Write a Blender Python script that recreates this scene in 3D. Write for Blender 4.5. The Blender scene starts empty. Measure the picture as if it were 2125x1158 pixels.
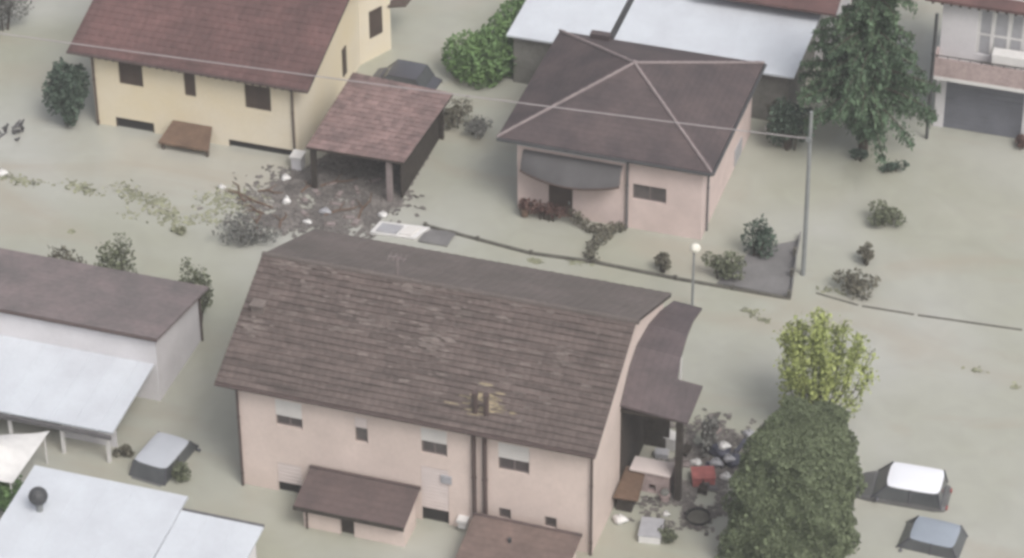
import bpy, math, random
from mathutils import Vector, Matrix
R = math.radians
S = bpy.context.scene
COL = S.collection

# ------------------------------------------------------------------ camera, sky, sun, exposure
cam_d = bpy.data.cameras.new("camera"); cam = bpy.data.objects.new("camera", cam_d); COL.objects.link(cam)
th, yaw, roll = R(35.476), R(-17.805), R(-0.3626)
fwd = Vector((math.sin(yaw)*math.cos(th), math.cos(yaw)*math.cos(th), -math.sin(th)))
rt = Vector((math.cos(yaw), -math.sin(yaw), 0)); up = rt.cross(fwd)
rt2 = math.cos(roll)*rt + math.sin(roll)*up; up2 = -math.sin(roll)*rt + math.cos(roll)*up
M3 = Matrix((rt2, up2, -fwd)).transposed()
cam.matrix_world = Matrix.Translation(-130.0*fwd) @ M3.to_4x4()
cam_d.sensor_width = 36.0; cam_d.lens = 36.0*6500/2125
cam_d.clip_start = 1.0; cam_d.clip_end = 2000.0
S.camera = cam
W = bpy.data.worlds.new("World"); S.world = W; W.use_nodes = True
nt = W.node_tree; bg = nt.nodes["Background"]
sky = nt.nodes.new("ShaderNodeTexSky"); sky.sky_type = 'NISHITA'; sky.sun_disc = False
sky.sun_elevation = R(52); sky.sun_rotation = R(130); sky.dust_density = 6.0; sky.air_density = 1.0; sky.ozone_density = 1.0
hs = nt.nodes.new("ShaderNodeHueSaturation"); hs.inputs["Saturation"].default_value = 0.35   # cloud veil greys the sky light
nt.links.new(sky.outputs[0], hs.inputs["Color"]); nt.links.new(hs.outputs[0], bg.inputs[0])
bg.inputs[1].default_value = 0.13
sun_d = bpy.data.lights.new("sun", 'SUN'); sun = bpy.data.objects.new("sun", sun_d); COL.objects.link(sun)
sun_d.energy = 1.1; sun_d.angle = R(24); sun_d.color = (1.0, 0.96, 0.91)
sd = Vector((math.sin(R(130))*math.cos(R(52)), math.cos(R(130))*math.cos(R(52)), math.sin(R(52))))
sun.rotation_euler = sd.to_track_quat('Z', 'Y').to_euler()
S.view_settings.view_transform = 'Standard'; S.view_settings.look = 'None'; S.view_settings.gamma = 1.0
S.view_settings.exposure = 0.42
S.cycles.use_denoising = True
S.cycles.max_bounces = 6; S.cycles.volume_bounces = 0
S.cycles.pixel_filter_type = 'BLACKMAN_HARRIS'; S.cycles.filter_width = 3.3
GROUND = -1.75

# ------------------------------------------------------------------ helpers
class MB:
    """collects faces, then links them as ONE mesh object"""
    def __init__(s): s.v = []; s.f = []
    def face(s, *pts):
        i = len(s.v); s.v += [tuple(p) for p in pts]; s.f.append(tuple(range(i, i+len(pts))))
    def box(s, x0, x1, y0, y1, z0, z1):
        i = len(s.v)
        s.v += [(x0,y0,z0),(x1,y0,z0),(x1,y1,z0),(x0,y1,z0),(x0,y0,z1),(x1,y0,z1),(x1,y1,z1),(x0,y1,z1)]
        s.f += [tuple(i+k for k in q) for q in ((3,2,1,0),(4,5,6,7),(0,1,5,4),(1,2,6,5),(2,3,7,6),(3,0,4,7))]
        return s
    def prism(s, poly, axis, a, b):
        """poly: 2-D outline, counter-clockwise; extruded along axis from a to b"""
        def P(p, t): return (t, p[0], p[1]) if axis == 'x' else (p[0], t, p[1]) if axis == 'y' else (p[0], p[1], t)
        n = len(poly); i = len(s.v)
        s.v += [P(p, a) for p in poly] + [P(p, b) for p in poly]
        s.f.append(tuple(range(i+n-1, i-1, -1))); s.f.append(tuple(range(i+n, i+2*n)))
        for k in range(n): s.f.append((i+k, i+(k+1) % n, i+n+(k+1) % n, i+n+k))
        return s
    def slab(s, a, b, c, d, t):
        """quad a b c d given from above (counter-clockwise), thickened downwards by t"""
        i = len(s.v)
        s.v += [tuple(p) for p in (a, b, c, d)] + [(p[0], p[1], p[2]-t) for p in (a, b, c, d)]
        s.f += [tuple(i+k for k in q) for q in ((0,1,2,3),(7,6,5,4),(0,4,5,1),(1,5,6,2),(2,6,7,3),(3,7,4,0))]
        return s
    def tube(s, pts, r, n=7, caps=True):
        pts = [Vector(p) for p in pts]
        rs = r if isinstance(r, (list, tuple)) else [r]*len(pts)
        i = len(s.v)
        for k, p in enumerate(pts):
            dirv = (pts[min(k+1, len(pts)-1)] - pts[max(k-1, 0)]).normalized()
            a = dirv.cross(Vector((0,0,1)))
            if a.length < 1e-3: a = Vector((1,0,0))
            a.normalize(); b = dirv.cross(a)
            for q in range(n):
                w = 2*math.pi*q/n
                s.v.append(tuple(p + rs[k]*(math.cos(w)*a + math.sin(w)*b)))
        for k in range(len(pts)-1):
            for q in range(n):
                s.f.append((i+k*n+q, i+k*n+(q+1) % n, i+(k+1)*n+(q+1) % n, i+(k+1)*n+q))
        if caps:
            s.f.append(tuple(i+q for q in range(n-1, -1, -1))); s.f.append(tuple(i+(len(pts)-1)*n+q for q in range(n)))
        return s
    def ball(s, c, r, seg=12, rings=8):
        rx, ry, rz = r if isinstance(r, (tuple, list)) else (r, r, r)
        i = len(s.v)
        for a in range(rings+1):
            t = math.pi*a/rings
            for b in range(seg):
                w = 2*math.pi*b/seg
                s.v.append((c[0]+rx*math.sin(t)*math.cos(w), c[1]+ry*math.sin(t)*math.sin(w), c[2]-rz*math.cos(t)))
        for a in range(rings):
            for b in range(seg):
                s.f.append((i+a*seg+b, i+a*seg+(b+1) % seg, i+(a+1)*seg+(b+1) % seg, i+(a+1)*seg+b))
        return s
    def grid(s, fn, nu, nv):
        i = len(s.v)
        for a in range(nu+1):
            for b in range(nv+1): s.v.append(tuple(fn(a/nu, b/nv)))
        for a in range(nu):
            for b in range(nv):
                k = i+a*(nv+1)+b; s.f.append((k, k+nv+1, k+nv+2, k+1))
        return s
    def leaf(s, c, size, rng, droop=0.0, asp=0.6):
        u = Vector((rng.gauss(0,1), rng.gauss(0,1), rng.gauss(0,1)-droop)).normalized()
        w = u.cross(Vector((rng.gauss(0,1), rng.gauss(0,1), rng.gauss(0,1))))
        if w.length < 1e-3: w = Vector((1,0,0))
        w.normalize(); c = Vector(c)
        n = u.cross(w)*size*0.12
        s.face(c-u*size, c+w*size*asp+n, c+u*size, c-w*size*asp+n)
    def build(s, name, m, parent=None, world=True, smooth=False):
        o0 = Vector(parent.get('origin', (0,0,0))) if (parent is not None and world) else Vector((0,0,0))
        me = bpy.data.meshes.new(name)
        me.from_pydata([tuple(Vector(p)-o0) for p in s.v], [], s.f); me.update()
        me.materials.append(m)
        if smooth:
            for p in me.polygons: p.use_smooth = True
        o = bpy.data.objects.new(name, me); COL.objects.link(o)
        if parent is not None:
            o.parent = parent; o['origin'] = tuple(o0)
        return o

def tag(o, label, cat=None, group=None, kind=None):
    o['label'] = label
    if cat: o['category'] = cat
    if group: o['group'] = group
    if kind: o['kind'] = kind
    return o
def thing(name, loc, label, cat, group=None, rz=0.0):
    o = bpy.data.objects.new(name, None); COL.objects.link(o); o.location = loc; o.rotation_euler = (0,0,rz)
    o['origin'] = tuple(loc); o.empty_display_size = 0.3
    return tag(o, label, cat, group)
def structure(o, label): o['kind'] = 'structure'; o['label'] = label; return o

def lin(c): return tuple(((x/255)/12.92 if x/255 <= 0.04045 else ((x/255+0.055)/1.055)**2.4) for x in c)

def mat(name, base, rough=0.8, var=0.25, scale=1.2, tint=None, island=0.0, bump=0.0, bscale=8.0, spec=0.3, metal=0.0, fine=0.0):
    """base colour with large worn patches, per-island variation and a fine grain, all properties of the surface itself"""
    m = bpy.data.materials.new(name); m.use_nodes = True; n = m.node_tree.nodes; l = m.node_tree.links
    b = n["Principled BSDF"]; b.inputs["Roughness"].default_value = rough; b.inputs["Metallic"].default_value = metal
    b.inputs["Specular IOR Level"].default_value = spec
    tc = n.new("ShaderNodeTexCoord")
    nz = n.new("ShaderNodeTexNoise"); nz.inputs["Scale"].default_value = scale; nz.inputs["Detail"].default_value = 6; nz.inputs["Roughness"].default_value = 0.6
    l.new(tc.outputs["Object"], nz.inputs["Vector"])
    rp = n.new("ShaderNodeValToRGB"); rp.color_ramp.elements[0].position = 0.32; rp.color_ramp.elements[1].position = 0.68
    t = tint if tint else tuple(x*(1-var) for x in base)
    hi = tuple(min(1, x*(1+var*0.6)) for x in base)
    rp.color_ramp.elements[0].color = (*t, 1); rp.color_ramp.elements[1].color = (*hi, 1)
    l.new(nz.outputs["Fac"], rp.inputs["Fac"]); out = rp.outputs["Color"]
    def mul(out, fac_socket, lo, hi_):
        mr = n.new("ShaderNodeMapRange"); mr.inputs["To Min"].default_value = lo; mr.inputs["To Max"].default_value = hi_
        l.new(fac_socket, mr.inputs["Value"])
        mx = n.new("ShaderNodeVectorMath"); mx.operation = 'SCALE'
        l.new(out, mx.inputs[0]); l.new(mr.outputs[0], mx.inputs["Scale"]); return mx.outputs[0]
    if island:
        g = n.new("ShaderNodeNewGeometry"); out = mul(out, g.outputs["Random Per Island"], 1-island, 1+island)
    if fine:
        n2 = n.new("ShaderNodeTexNoise"); n2.inputs["Scale"].default_value = bscale; n2.inputs["Detail"].default_value = 4
        l.new(tc.outputs["Object"], n2.inputs["Vector"]); out = mul(out, n2.outputs["Fac"], 1-fine, 1+fine)
    l.new(out, b.inputs["Base Color"])
    if bump:
        n3 = n.new("ShaderNodeTexNoise"); n3.inputs["Scale"].default_value = bscale; n3.inputs["Detail"].default_value = 5
        l.new(tc.outputs["Object"], n3.inputs["Vector"])
        bp = n.new("ShaderNodeBump"); bp.inputs["Strength"].default_value = bump; bp.inputs["Distance"].default_value = 0.05
        l.new(n3.outputs["Fac"], bp.inputs["Height"]); l.new(bp.outputs[0], b.inputs["Normal"])
    return m

def tilemat(name, base, tint, period=0.14, axis='Z', depth=0.35, var=0.3, scale=0.7):
    """smooth tiled roof: courses as dark thin joints that follow the contour lines"""
    m = mat(name, base, 0.85, var, scale, tint, fine=0.25, bscale=5.0)
    n = m.node_tree.nodes; l = m.node_tree.links; b = n["Principled BSDF"]
    src = b.inputs["Base Color"].links[0].from_socket
    tc = n.new("ShaderNodeTexCoord"); sp = n.new("ShaderNodeSeparateXYZ"); l.new(tc.outputs["Object"], sp.inputs[0])
    dv = n.new("ShaderNodeMath"); dv.operation = 'DIVIDE'; dv.inputs[1].default_value = period; l.new(sp.outputs[axis], dv.inputs[0])
    fr = n.new("ShaderNodeMath"); fr.operation = 'FRACT'; l.new(dv.outputs[0], fr.inputs[0])
    mr = n.new("ShaderNodeMapRange"); mr.inputs["From Max"].default_value = 0.3; mr.inputs["To Min"].default_value = 1-depth; mr.inputs["To Max"].default_value = 1.0
    l.new(fr.outputs[0], mr.inputs["Value"])
    mx = n.new("ShaderNodeVectorMath"); mx.operation = 'SCALE'; l.new(src, mx.inputs[0]); l.new(mr.outputs[0], mx.inputs["Scale"])
    l.new(mx.outputs[0], b.inputs["Base Color"])
    bp = n.new("ShaderNodeBump"); bp.inputs["Strength"].default_value = 0.5; bp.inputs["Distance"].default_value = 0.03
    l.new(fr.outputs[0], bp.inputs["Height"]); l.new(bp.outputs[0], b.inputs["Normal"])
    return m

def streakmat(name, base, tint, island):
    """weathered tiles: wear drawn out in streaks along the courses"""
    m = mat(name, base, 0.9, 0.25, 1.0, tint, island=island, fine=0.25, bscale=2.0)
    n = m.node_tree.nodes; l = m.node_tree.links
    mp = n.new("ShaderNodeMapping"); mp.inputs["Scale"].default_value = (0.55, 4.5, 4.5)
    nz = [x for x in n if x.type == 'TEX_NOISE' and abs(x.inputs["Scale"].default_value-1.0) < 1e-6][0]
    src = nz.inputs["Vector"].links[0].from_socket; l.new(src, mp.inputs["Vector"]); l.new(mp.outputs[0], nz.inputs["Vector"])
    return m

MT = dict(
    pinkwall=mat("pink_plaster", (0.60,0.505,0.46), 0.9, 0.10, 0.5, fine=0.07, bump=0.15),
    pinkwall2=mat("rose_plaster", (0.60,0.495,0.465), 0.9, 0.12, 0.6, fine=0.07, bump=0.15),
    yellow=mat("yellow_plaster", (0.63,0.575,0.475), 0.9, 0.08, 0.20, tint=(0.64,0.555,0.39), fine=0.06, bump=0.15),
    white=mat("white_plaster", (0.60,0.585,0.60), 0.9, 0.10, 0.5, fine=0.05),
    whitesheet=mat("white_sheet", (0.53,0.56,0.60), 0.6, 0.05, 0.5, tint=(0.47,0.49,0.53), fine=0.05),
    maintile=streakmat("brown_tile", (0.122,0.096,0.088), (0.076,0.061,0.056), 0.09),
    maindeck=mat("tile_bed", (0.045,0.036,0.034), 0.95, 0.3, 1.0),
    backtile=mat("weathered_tile", (0.135,0.113,0.106), 0.9, 0.18, 0.35, tint=(0.108,0.094,0.086), island=0.04, fine=0.15, bscale=1.5),
    redtile=mat("red_tile", (0.128,0.072,0.068), 0.9, 0.3, 0.45, tint=(0.082,0.051,0.049), island=0.08, fine=0.25, bscale=3.0),
    carporttile=mat("rose_tile", (0.215,0.148,0.138), 0.9, 0.25, 0.8, tint=(0.15,0.108,0.104), island=0.20, fine=0.25, bscale=4.0),
    hiptile=tilemat("dark_tile", (0.085,0.065,0.065), (0.060,0.049,0.052), 0.10, depth=0.14),
    garagetile=tilemat("garage_tile", (0.165,0.135,0.135), (0.125,0.112,0.112), 0.33, 'Y', 0.10),
    shedtile=tilemat("shed_tile", (0.105,0.076,0.072), (0.08,0.062,0.060), 0.3, 'Y', 0.15),
    shedtile2=tilemat("rust_tile", (0.155,0.112,0.098), (0.115,0.085,0.075), 0.3, 'Y', 0.12),
    terrtile=tilemat("terrace_tile", (0.105,0.083,0.086), (0.08,0.068,0.070), 0.3, 'X', 0.12),
    ridge=mat("ridge_tile", (0.245,0.205,0.205), 0.9, 0.15, 3.0, fine=0.15),
    lichen=mat("lichen_tile", (0.165,0.138,0.126), 0.95, 0.25, 2.5, island=0.2, fine=0.3),
    palelichen=mat("pale_lichen_tile", (0.265,0.22,0.15), 0.95, 0.3, 2.5, island=0.25, fine=0.3),
    pipe=mat("brown_gutter", (0.085,0.062,0.058), 0.6, 0.2, 3.0),
    greypipe=mat("grey_gutter", (0.13,0.125,0.13), 0.6, 0.2, 3.0),
    glass=mat("dark_glass", (0.10,0.088,0.088), 0.12, 0.3, 1.5, spec=0.5),
    brownshut=mat("brown_shutter", (0.075,0.055,0.045), 0.7, 0.2, 2.0),
    shutter=mat("white_shutter", (0.60,0.58,0.56), 0.6, 0.06, 2.0),
    pinkshutter=mat("pale_shutter", (0.60,0.53,0.51), 0.6, 0.06, 2.0),
    frame=mat("window_frame", (0.16,0.135,0.13), 0.6, 0.1, 2.0),
    greydoor=mat("grey_shutter_door", (0.155,0.16,0.185), 0.55, 0.15, 1.0),
    wood=mat("weathered_wood", (0.10,0.08,0.065), 0.85, 0.3, 3.0, fine=0.3),
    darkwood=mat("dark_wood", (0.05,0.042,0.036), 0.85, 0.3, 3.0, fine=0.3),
    postm=mat("pale_post", (0.25,0.21,0.205), 0.8, 0.2, 3.0),
    awning=mat("grey_awning", (0.092,0.089,0.092), 0.85, 0.15, 1.5),
    awnhem=mat("brown_hem", (0.065,0.042,0.036), 0.85, 0.2, 1.5),
    brown=mat("brown_panel", (0.14,0.092,0.065), 0.8, 0.3, 1.5, fine=0.2),
    pinkbrick=mat("pink_brick", (0.37,0.295,0.285), 0.9, 0.15, 2.0, fine=0.2),
    concrete=mat("concrete", (0.17,0.165,0.15), 0.9, 0.25, 1.0, fine=0.2, bump=0.3),
    darkconc=mat("wet_concrete", (0.11,0.105,0.09), 0.8, 0.3, 1.0, fine=0.3),
    metal=mat("galvanised", (0.22,0.23,0.23), 0.5, 0.15, 2.0),
    darkmetal=mat("dark_metal", (0.06,0.062,0.065), 0.5, 0.2, 2.0),
    cable=mat("grey_cable", (0.34,0.31,0.31), 0.7, 0.1, 2.0),
    lampglass=mat("lamp_cover", (0.70,0.68,0.60), 0.3, 0.05, 2.0),
    whiteplastic=mat("white_plastic", (0.62,0.61,0.60), 0.5, 0.08, 3.0),
    greyplastic=mat("grey_plastic", (0.34,0.34,0.36), 0.5, 0.1, 3.0),
    blueplastic=mat("blue_tarp", (0.075,0.078,0.105), 0.6, 0.3, 3.0),
    redplastic=mat("red_plastic", (0.36,0.12,0.11), 0.6, 0.25, 3.0),
    blackplastic=mat("black_plastic", (0.035,0.037,0.037), 0.6, 0.2, 3.0),
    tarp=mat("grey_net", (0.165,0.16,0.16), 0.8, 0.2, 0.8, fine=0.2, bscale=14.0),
    carwhite=mat("white_paint", (0.74,0.75,0.80), 0.25, 0.03, 1.0, spec=0.5),
    carsilver=mat("silver_paint", (0.42,0.44,0.48), 0.35, 0.05, 1.0, spec=0.5),
    cargrey=mat("grey_paint", (0.27,0.305,0.355), 0.35, 0.08, 1.0, spec=0.5),
    cardark=mat("dark_paint", (0.075,0.075,0.088), 0.25, 0.1, 1.0, spec=0.5),
    carmud=mat("muddy_film", (0.115,0.115,0.115), 0.4, 0.2, 1.5, spec=0.4),
    carglass=mat("car_glass", (0.085,0.09,0.095), 0.1, 0.2, 1.5, spec=0.5),
    rubber=mat("rubber", (0.03,0.03,0.03), 0.8, 0.2, 3.0),
    redlamp=mat("red_lens", (0.25,0.04,0.04), 0.3, 0.1, 3.0),
    bark=mat("bark", (0.075,0.06,0.048), 0.9, 0.3, 4.0, fine=0.3),
    fir=mat("fir_needles", (0.092,0.136,0.080), 0.75, 0.3, 0.6, tint=(0.066,0.106,0.068), island=0.4, spec=0.2),
    hedge=mat("thuja_leaves", (0.125,0.150,0.088), 0.8, 0.2, 0.8, island=0.30, spec=0.2),
    lime=mat("lime_leaves", (0.31,0.345,0.125), 0.75, 0.25, 1.2, tint=(0.22,0.26,0.09), island=0.4, spec=0.2),
    bright=mat("bright_leaves", (0.125,0.20,0.075), 0.75, 0.3, 0.6, tint=(0.09,0.15,0.065), island=0.3, spec=0.2),
    teal=mat("dark_leaves", (0.07,0.098,0.074), 0.8, 0.3, 0.8, island=0.4, spec=0.2),
    olive=mat("olive_leaves", (0.125,0.138,0.09), 0.8, 0.3, 1.2, island=0.4, spec=0.2),
    dull=mat("muddy_leaves", (0.125,0.118,0.09), 0.85, 0.3, 1.2, island=0.4, spec=0.2),
    flower=mat("brown_red_leaves", (0.12,0.07,0.06), 0.85, 0.3, 1.5, island=0.5, spec=0.2),
    greybush=mat("grey_leaves", (0.16,0.16,0.15), 0.85, 0.25, 1.2, island=0.4, spec=0.2),
    chips=mat("drift_litter", (0.155,0.141,0.132), 0.9, 0.3, 0.6, tint=(0.105,0.096,0.091), island=0.28),
    weed=mat("drift_weed", (0.235,0.24,0.165), 0.9, 0.25, 1.0, island=0.25),
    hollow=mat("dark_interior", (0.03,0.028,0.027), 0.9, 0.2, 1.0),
)

# ------------------------------------------------------------------ ground and flood water
soil = mat("mud", (0.12,0.10,0.07), 0.95, 0.3, 0.3)
MB().grid(lambda u, v: (-200+400*u, -190+400*v, GROUND), 4, 4).build("ground", soil)
structure(bpy.data.objects["ground"], "drowned muddy ground under the flood water")
wm = bpy.data.materials.new("flood_water"); wm.use_nodes = True
n = wm.node_tree.nodes; l = wm.node_tree.links; b = n["Principled BSDF"]
b.inputs["Roughness"].default_value = 0.06; b.inputs["IOR"].default_value = 1.33; b.inputs["Specular IOR Level"].default_value = 0.5
tc = n.new("ShaderNodeTexCoord")
n1 = n.new("ShaderNodeTexNoise"); n1.inputs["Scale"].default_value = 0.10; n1.inputs["Detail"].default_value = 4; n1.inputs["Distortion"].default_value = 0.6
l.new(tc.outputs["Object"], n1.inputs["Vector"])
rp = n.new("ShaderNodeValToRGB"); e = rp.color_ramp.elements
e[0].position = 0.33; e[0].color = (0.312,0.314,0.256,1); e[1].position = 0.66; e[1].color = (0.372,0.373,0.342,1)
l.new(n1.outputs["Fac"], rp.inputs["Fac"])
n2 = n.new("ShaderNodeTexNoise"); n2.inputs["Scale"].default_value = 0.7; n2.inputs["Detail"].default_value = 5; n2.inputs["Distortion"].default_value = 1.0
l.new(tc.outputs["Object"], n2.inputs["Vector"])
mr = n.new("ShaderNodeMapRange"); mr.inputs["To Min"].default_value = 0.90; mr.inputs["To Max"].default_value = 1.10; l.new(n2.outputs["Fac"], mr.inputs["Value"])
mx = n.new("ShaderNodeVectorMath"); mx.operation = 'SCALE'; l.new(rp.outputs["Color"], mx.inputs[0]); l.new(mr.outputs[0], mx.inputs["Scale"])
n4 = n.new("ShaderNodeTexNoise"); n4.inputs["Scale"].default_value = 0.17; n4.inputs["Detail"].default_value = 5; n4.inputs["Distortion"].default_value = 1.6
mp4 = n.new("ShaderNodeMapping"); mp4.inputs["Location"].default_value = (31,7,3); mp4.inputs["Rotation"].default_value = (0,0,0.5); mp4.inputs["Scale"].default_value = (0.6,1.3,1)
l.new(tc.outputs["Object"], mp4.inputs["Vector"]); l.new(mp4.outputs[0], n4.inputs["Vector"])
mr4 = n.new("ShaderNodeMapRange"); mr4.inputs["From Min"].default_value = 0.50; mr4.inputs["From Max"].default_value = 0.72; mr4.inputs["To Max"].default_value = 0.5; l.new(n4.outputs["Fac"], mr4.inputs["Value"])
mud = n.new("ShaderNodeMix"); mud.data_type = 'RGBA'; mud.inputs["B"].default_value = (0.325,0.285,0.225,1)   # silt plumes
l.new(mr4.outputs[0], mud.inputs["Factor"]); l.new(mx.outputs[0], mud.inputs["A"])
l.new(mud.outputs["Result"], b.inputs["Base Color"])
n3 = n.new("ShaderNodeTexNoise"); n3.inputs["Scale"].default_value = 2.2; n3.inputs["Detail"].default_value = 3
l.new(tc.outputs["Object"], n3.inputs["Vector"])
bp = n.new("ShaderNodeBump"); bp.inputs["Strength"].default_value = 0.14; bp.inputs["Distance"].default_value = 0.05
l.new(n3.outputs["Fac"], bp.inputs["Height"]); l.new(bp.outputs[0], b.inputs["Normal"])
MB().grid(lambda u, v: (-200+400*u, -190+400*v, 0.0), 4, 4).build("water", wm)
structure(bpy.data.objects["water"], "smooth beige muddy flood water covering streets and gardens")

# ------------------------------------------------------------------ building helpers
def wall_front(mb, x0, x1, y, z0, z1, openings=(), depth=0.14):
    """wall facing -y with real openings (xa, xb, za, zb) and reveals"""
    xs = sorted({x0, x1, *[o[0] for o in openings], *[o[1] for o in openings]})
    zs = sorted({z0, z1, *[o[2] for o in openings], *[o[3] for o in openings]})
    for i in range(len(xs)-1):
        for k in range(len(zs)-1):
            cx, cz = (xs[i]+xs[i+1])/2, (zs[k]+zs[k+1])/2
            if any(o[0] < cx < o[1] and o[2] < cz < o[3] for o in openings): continue
            mb.face((xs[i],y,zs[k]), (xs[i+1],y,zs[k]), (xs[i+1],y,zs[k+1]), (xs[i],y,zs[k+1]))
    for a, b_, c, d in openings:
        Y = y+depth
        mb.face((a,y,c),(a,Y,c),(a,Y,d),(a,y,d)); mb.face((b_,y,c),(b_,y,d),(b_,Y,d),(b_,Y,c))
        mb.face((a,y,c),(b_,y,c),(b_,Y,c),(a,Y,c)); mb.face((a,y,d),(a,Y,d),(b_,Y,d),(b_,y,d))
def gable_shell(mb, x0, x1, y0, y1, z0, ze, zr, yr, openings=()):
    wall_front(mb, x0, x1, y0, z0, ze, openings)
    for x in (x0, x1):
        mb.face((x,y0,z0),(x,y1,z0),(x,y1,ze),(x,yr,zr),(x,y0,ze))
    mb.face((x1,y1,z0),(x0,y1,z0),(x0,y1,ze),(x1,y1,ze))
def window(root, x0, x1, z0, z1, y, shut=0.0, pane='glass', shm='shutter', sill=False):
    """recessed window: frame, pane, rolled shutter and sill"""
    Y = y+0.09
    f = MB(); t = 0.05
    f.box(x0, x1, Y, Y+0.05, z1-t, z1); f.box(x0, x1, Y, Y+0.05, z0, z0+t)
    f.box(x0, x0+t, Y, Y+0.05, z0+t, z1-t); f.box(x1-t, x1, Y, Y+0.05, z0+t, z1-t)
    if x1-x0 > 0.8: f.box((x0+x1)/2-0.03, (x0+x1)/2+0.03, Y, Y+0.05, z0+t, z1-t)
    w = f.build("window", MT['frame'] if pane == 'glass' else MT[pane], root)
    MB().box(x0+t*0.5, x1-t*0.5, Y+0.03, Y+0.045, z0+t*0.5, z1-t*0.5).build("pane", MT[pane], w)
    if shut > 0:
        zb = z1-(z1-z0)*shut; s = MB(); k = max(3, int((z1-zb)/0.07)); h = (z1-zb)/k
        for i in range(k): s.box(x0+0.01, x1-0.01, y-0.012+0.006*(i % 2), Y-0.005, zb+i*h+0.004, zb+(i+1)*h)
        s.build("shutter", MT[shm], w)
    if sill and pane == 'glass':
        MB().box(x0-0.08, x1+0.08, y-0.08, y+0.03, z0-0.06, z0-0.003).build("sill", MT['pinkshutter'], w)
    return w
def tiled(mb, A, B, C_, D_, rowlen, collen, lift=0.035, rng=random.Random(5), jit=0.012):
    """A-B eave (left to right), D-C ridge; every tile its own little plate, each course lapping the one below"""
    A, B, C_, D_ = map(Vector, (A, B, C_, D_))
    nr = max(1, round((D_-A).length/rowlen)); nc = max(1, round((B-A).length/collen))
    nrm = (B-A).cross(D_-A).normalized()
    if nrm.z < 0: nrm = -nrm
    def pt(u, v): return A.lerp(B, u).lerp(D_.lerp(C_, u), v)
    for r in range(nr):
        off = rng.uniform(-0.25, 0.25)/nc
        for c in range(nc):
            u0 = max(0, c/nc + (off if c else 0)); u1 = min(1, (c+1)/nc + (off if c < nc-1 else 0))
            j = rng.uniform(-jit, jit); v0 = r/nr + rng.uniform(-.04, .02)/nr*(1 if r else 0); v1 = (r+1)/nr
            lo = nrm*(lift+j)
            mid = nrm*(lift+j+0.018); um = (u0+u1)/2
            a, m_, b_ = pt(u0,v0)+lo, pt(um,v0)+mid, pt(u1,v0)+lo
            d_, m2, c_ = pt(u0,v1)+nrm*0.004, pt(um,v1)+nrm*0.018, pt(u1,v1)+nrm*0.004
            i = len(mb.v); ab, bb = pt(u0,v0)-nrm*0.01, pt(u1,v0)-nrm*0.01
            mb.v += [tuple(p) for p in (a,m_,b_,c_,m2,d_,ab,bb)]
            mb.f += [(i,i+1,i+4,i+5),(i+1,i+2,i+3,i+4),(i+6,i+7,i+2,i+1,i)]
def pipe(root, x, y, z0, z1, r=0.05, m='pipe', name="drainpipe"):
    mb = MB().tube([(x,y,z0),(x,y,z1)], r, 8)
    for z in (z0+(z1-z0)*0.35, z0+(z1-z0)*0.75): mb.tube([(x,y,z-0.03),(x,y,z+0.03)], r*1.35, 8)
    return mb.build(name, MT[m], root)

# ------------------------------------------------------------------ the long two-storey house in front
house = thing("house", (1.2,-11.0,GROUND), "long pink two storey house with brown tiled roof and two dark front pipes", "house")
hx0, hx1, hy0, hy1 = -5.7, 8.12, -15.8, -6.3
ey, ez, ry, rz_, by = -16.2, 5.05, -11.05, 7.35, -5.9
rx0, rx1 = -6.35, 8.32
op = [(-4.2,-3.15,3.2,4.42), (-1.07,-0.57,3.15,4.3), (1.52,2.53,3.22,4.42), (4.5,5.69,3.15,4.42),
      (-4.28,-3.3,-1.2,1.4), (1.47,2.55,-1.2,2.6), (4.5,4.97,0.82,1.33), (6.27,6.74,0.84,1.35)]
t_ = (rz_-ez)/(ry-ey)
ze_w = ez+(hy0-ey)*t_-0.16; zr_w = rz_-0.16
mb = MB(); gable_shell(mb, hx0, hx1, hy0, hy1, GROUND-0.2, ze_w, zr_w, ry, op)
mb.build("wall", MT['pinkwall'], house)
roof = MB(); th_ = 0.12
roof.slab((rx0,ey,ez),(rx1,ey,ez),(rx1,ry,rz_),(rx0,ry,rz_),th_)
roof.slab((rx0,ry,rz_-0.001),(rx1,ry,rz_-0.001),(rx1,by,ez),(rx0,by,ez),th_)
roof_o = roof.build("roof", MT['maindeck'], house)
def rp_(x, y, h=0.0): return (x, y, ez+(y-ey)*t_+h)
mb = MB(); tiled(mb, (rx0-0.02,ey-0.05,ez-0.005),(rx1+0.02,ey-0.05,ez-0.005),(rx1+0.02,ry,rz_+0.01),(rx0-0.02,ry,rz_+0.01),0.27,0.30,0.048,random.Random(3),0.008)
mi = [0]*len(mb.f); rng = random.Random(17)
def patch(cx, cy, w, d, k, slot):
    for i in range(k):
        x = cx+rng.gauss(0, w); y = cy+rng.gauss(0, d); a = rng.uniform(.08,.32); c = rng.uniform(.02,.06); h = rng.uniform(.074,.082)
        if not (rx0+.4 < x < rx1-.4 and ey+.1 < y < ry-.12): continue
        mb.face(rp_(x-a,y-c*.4,h), rp_(x-a*.2,y-c,h), rp_(x+a*rng.uniform(.6,1),y-c*.5,h), rp_(x+a,y+c*.3,h), rp_(x+a*.1,y+c,h), rp_(x-a*rng.uniform(.5,1),y+c*.6,h)); mi.append(slot)
patch(-5.75,-13.95,0.22,0.2,26,1); patch(1.2,-13.4,0.35,0.3,26,1); patch(6.1,-12.9,0.2,0.35,14,1); patch(3.75,-15.2,0.5,0.28,44,2)
patch(-0.3,-11.4,0.5,0.12,18,1); patch(-4.6,-11.3,0.9,0.1,18,1); patch(0.8,-12.6,3.2,1.0,90,1); patch(3.5,-14.3,2.5,0.8,40,1); patch(-2.5,-12.6,2.0,.9,50,1)
ft = mb.build("front_tiles", MT['maintile'], roof_o); ft.data.materials.append(MT['lichen']); ft.data.materials.append(MT['palelichen'])
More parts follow.
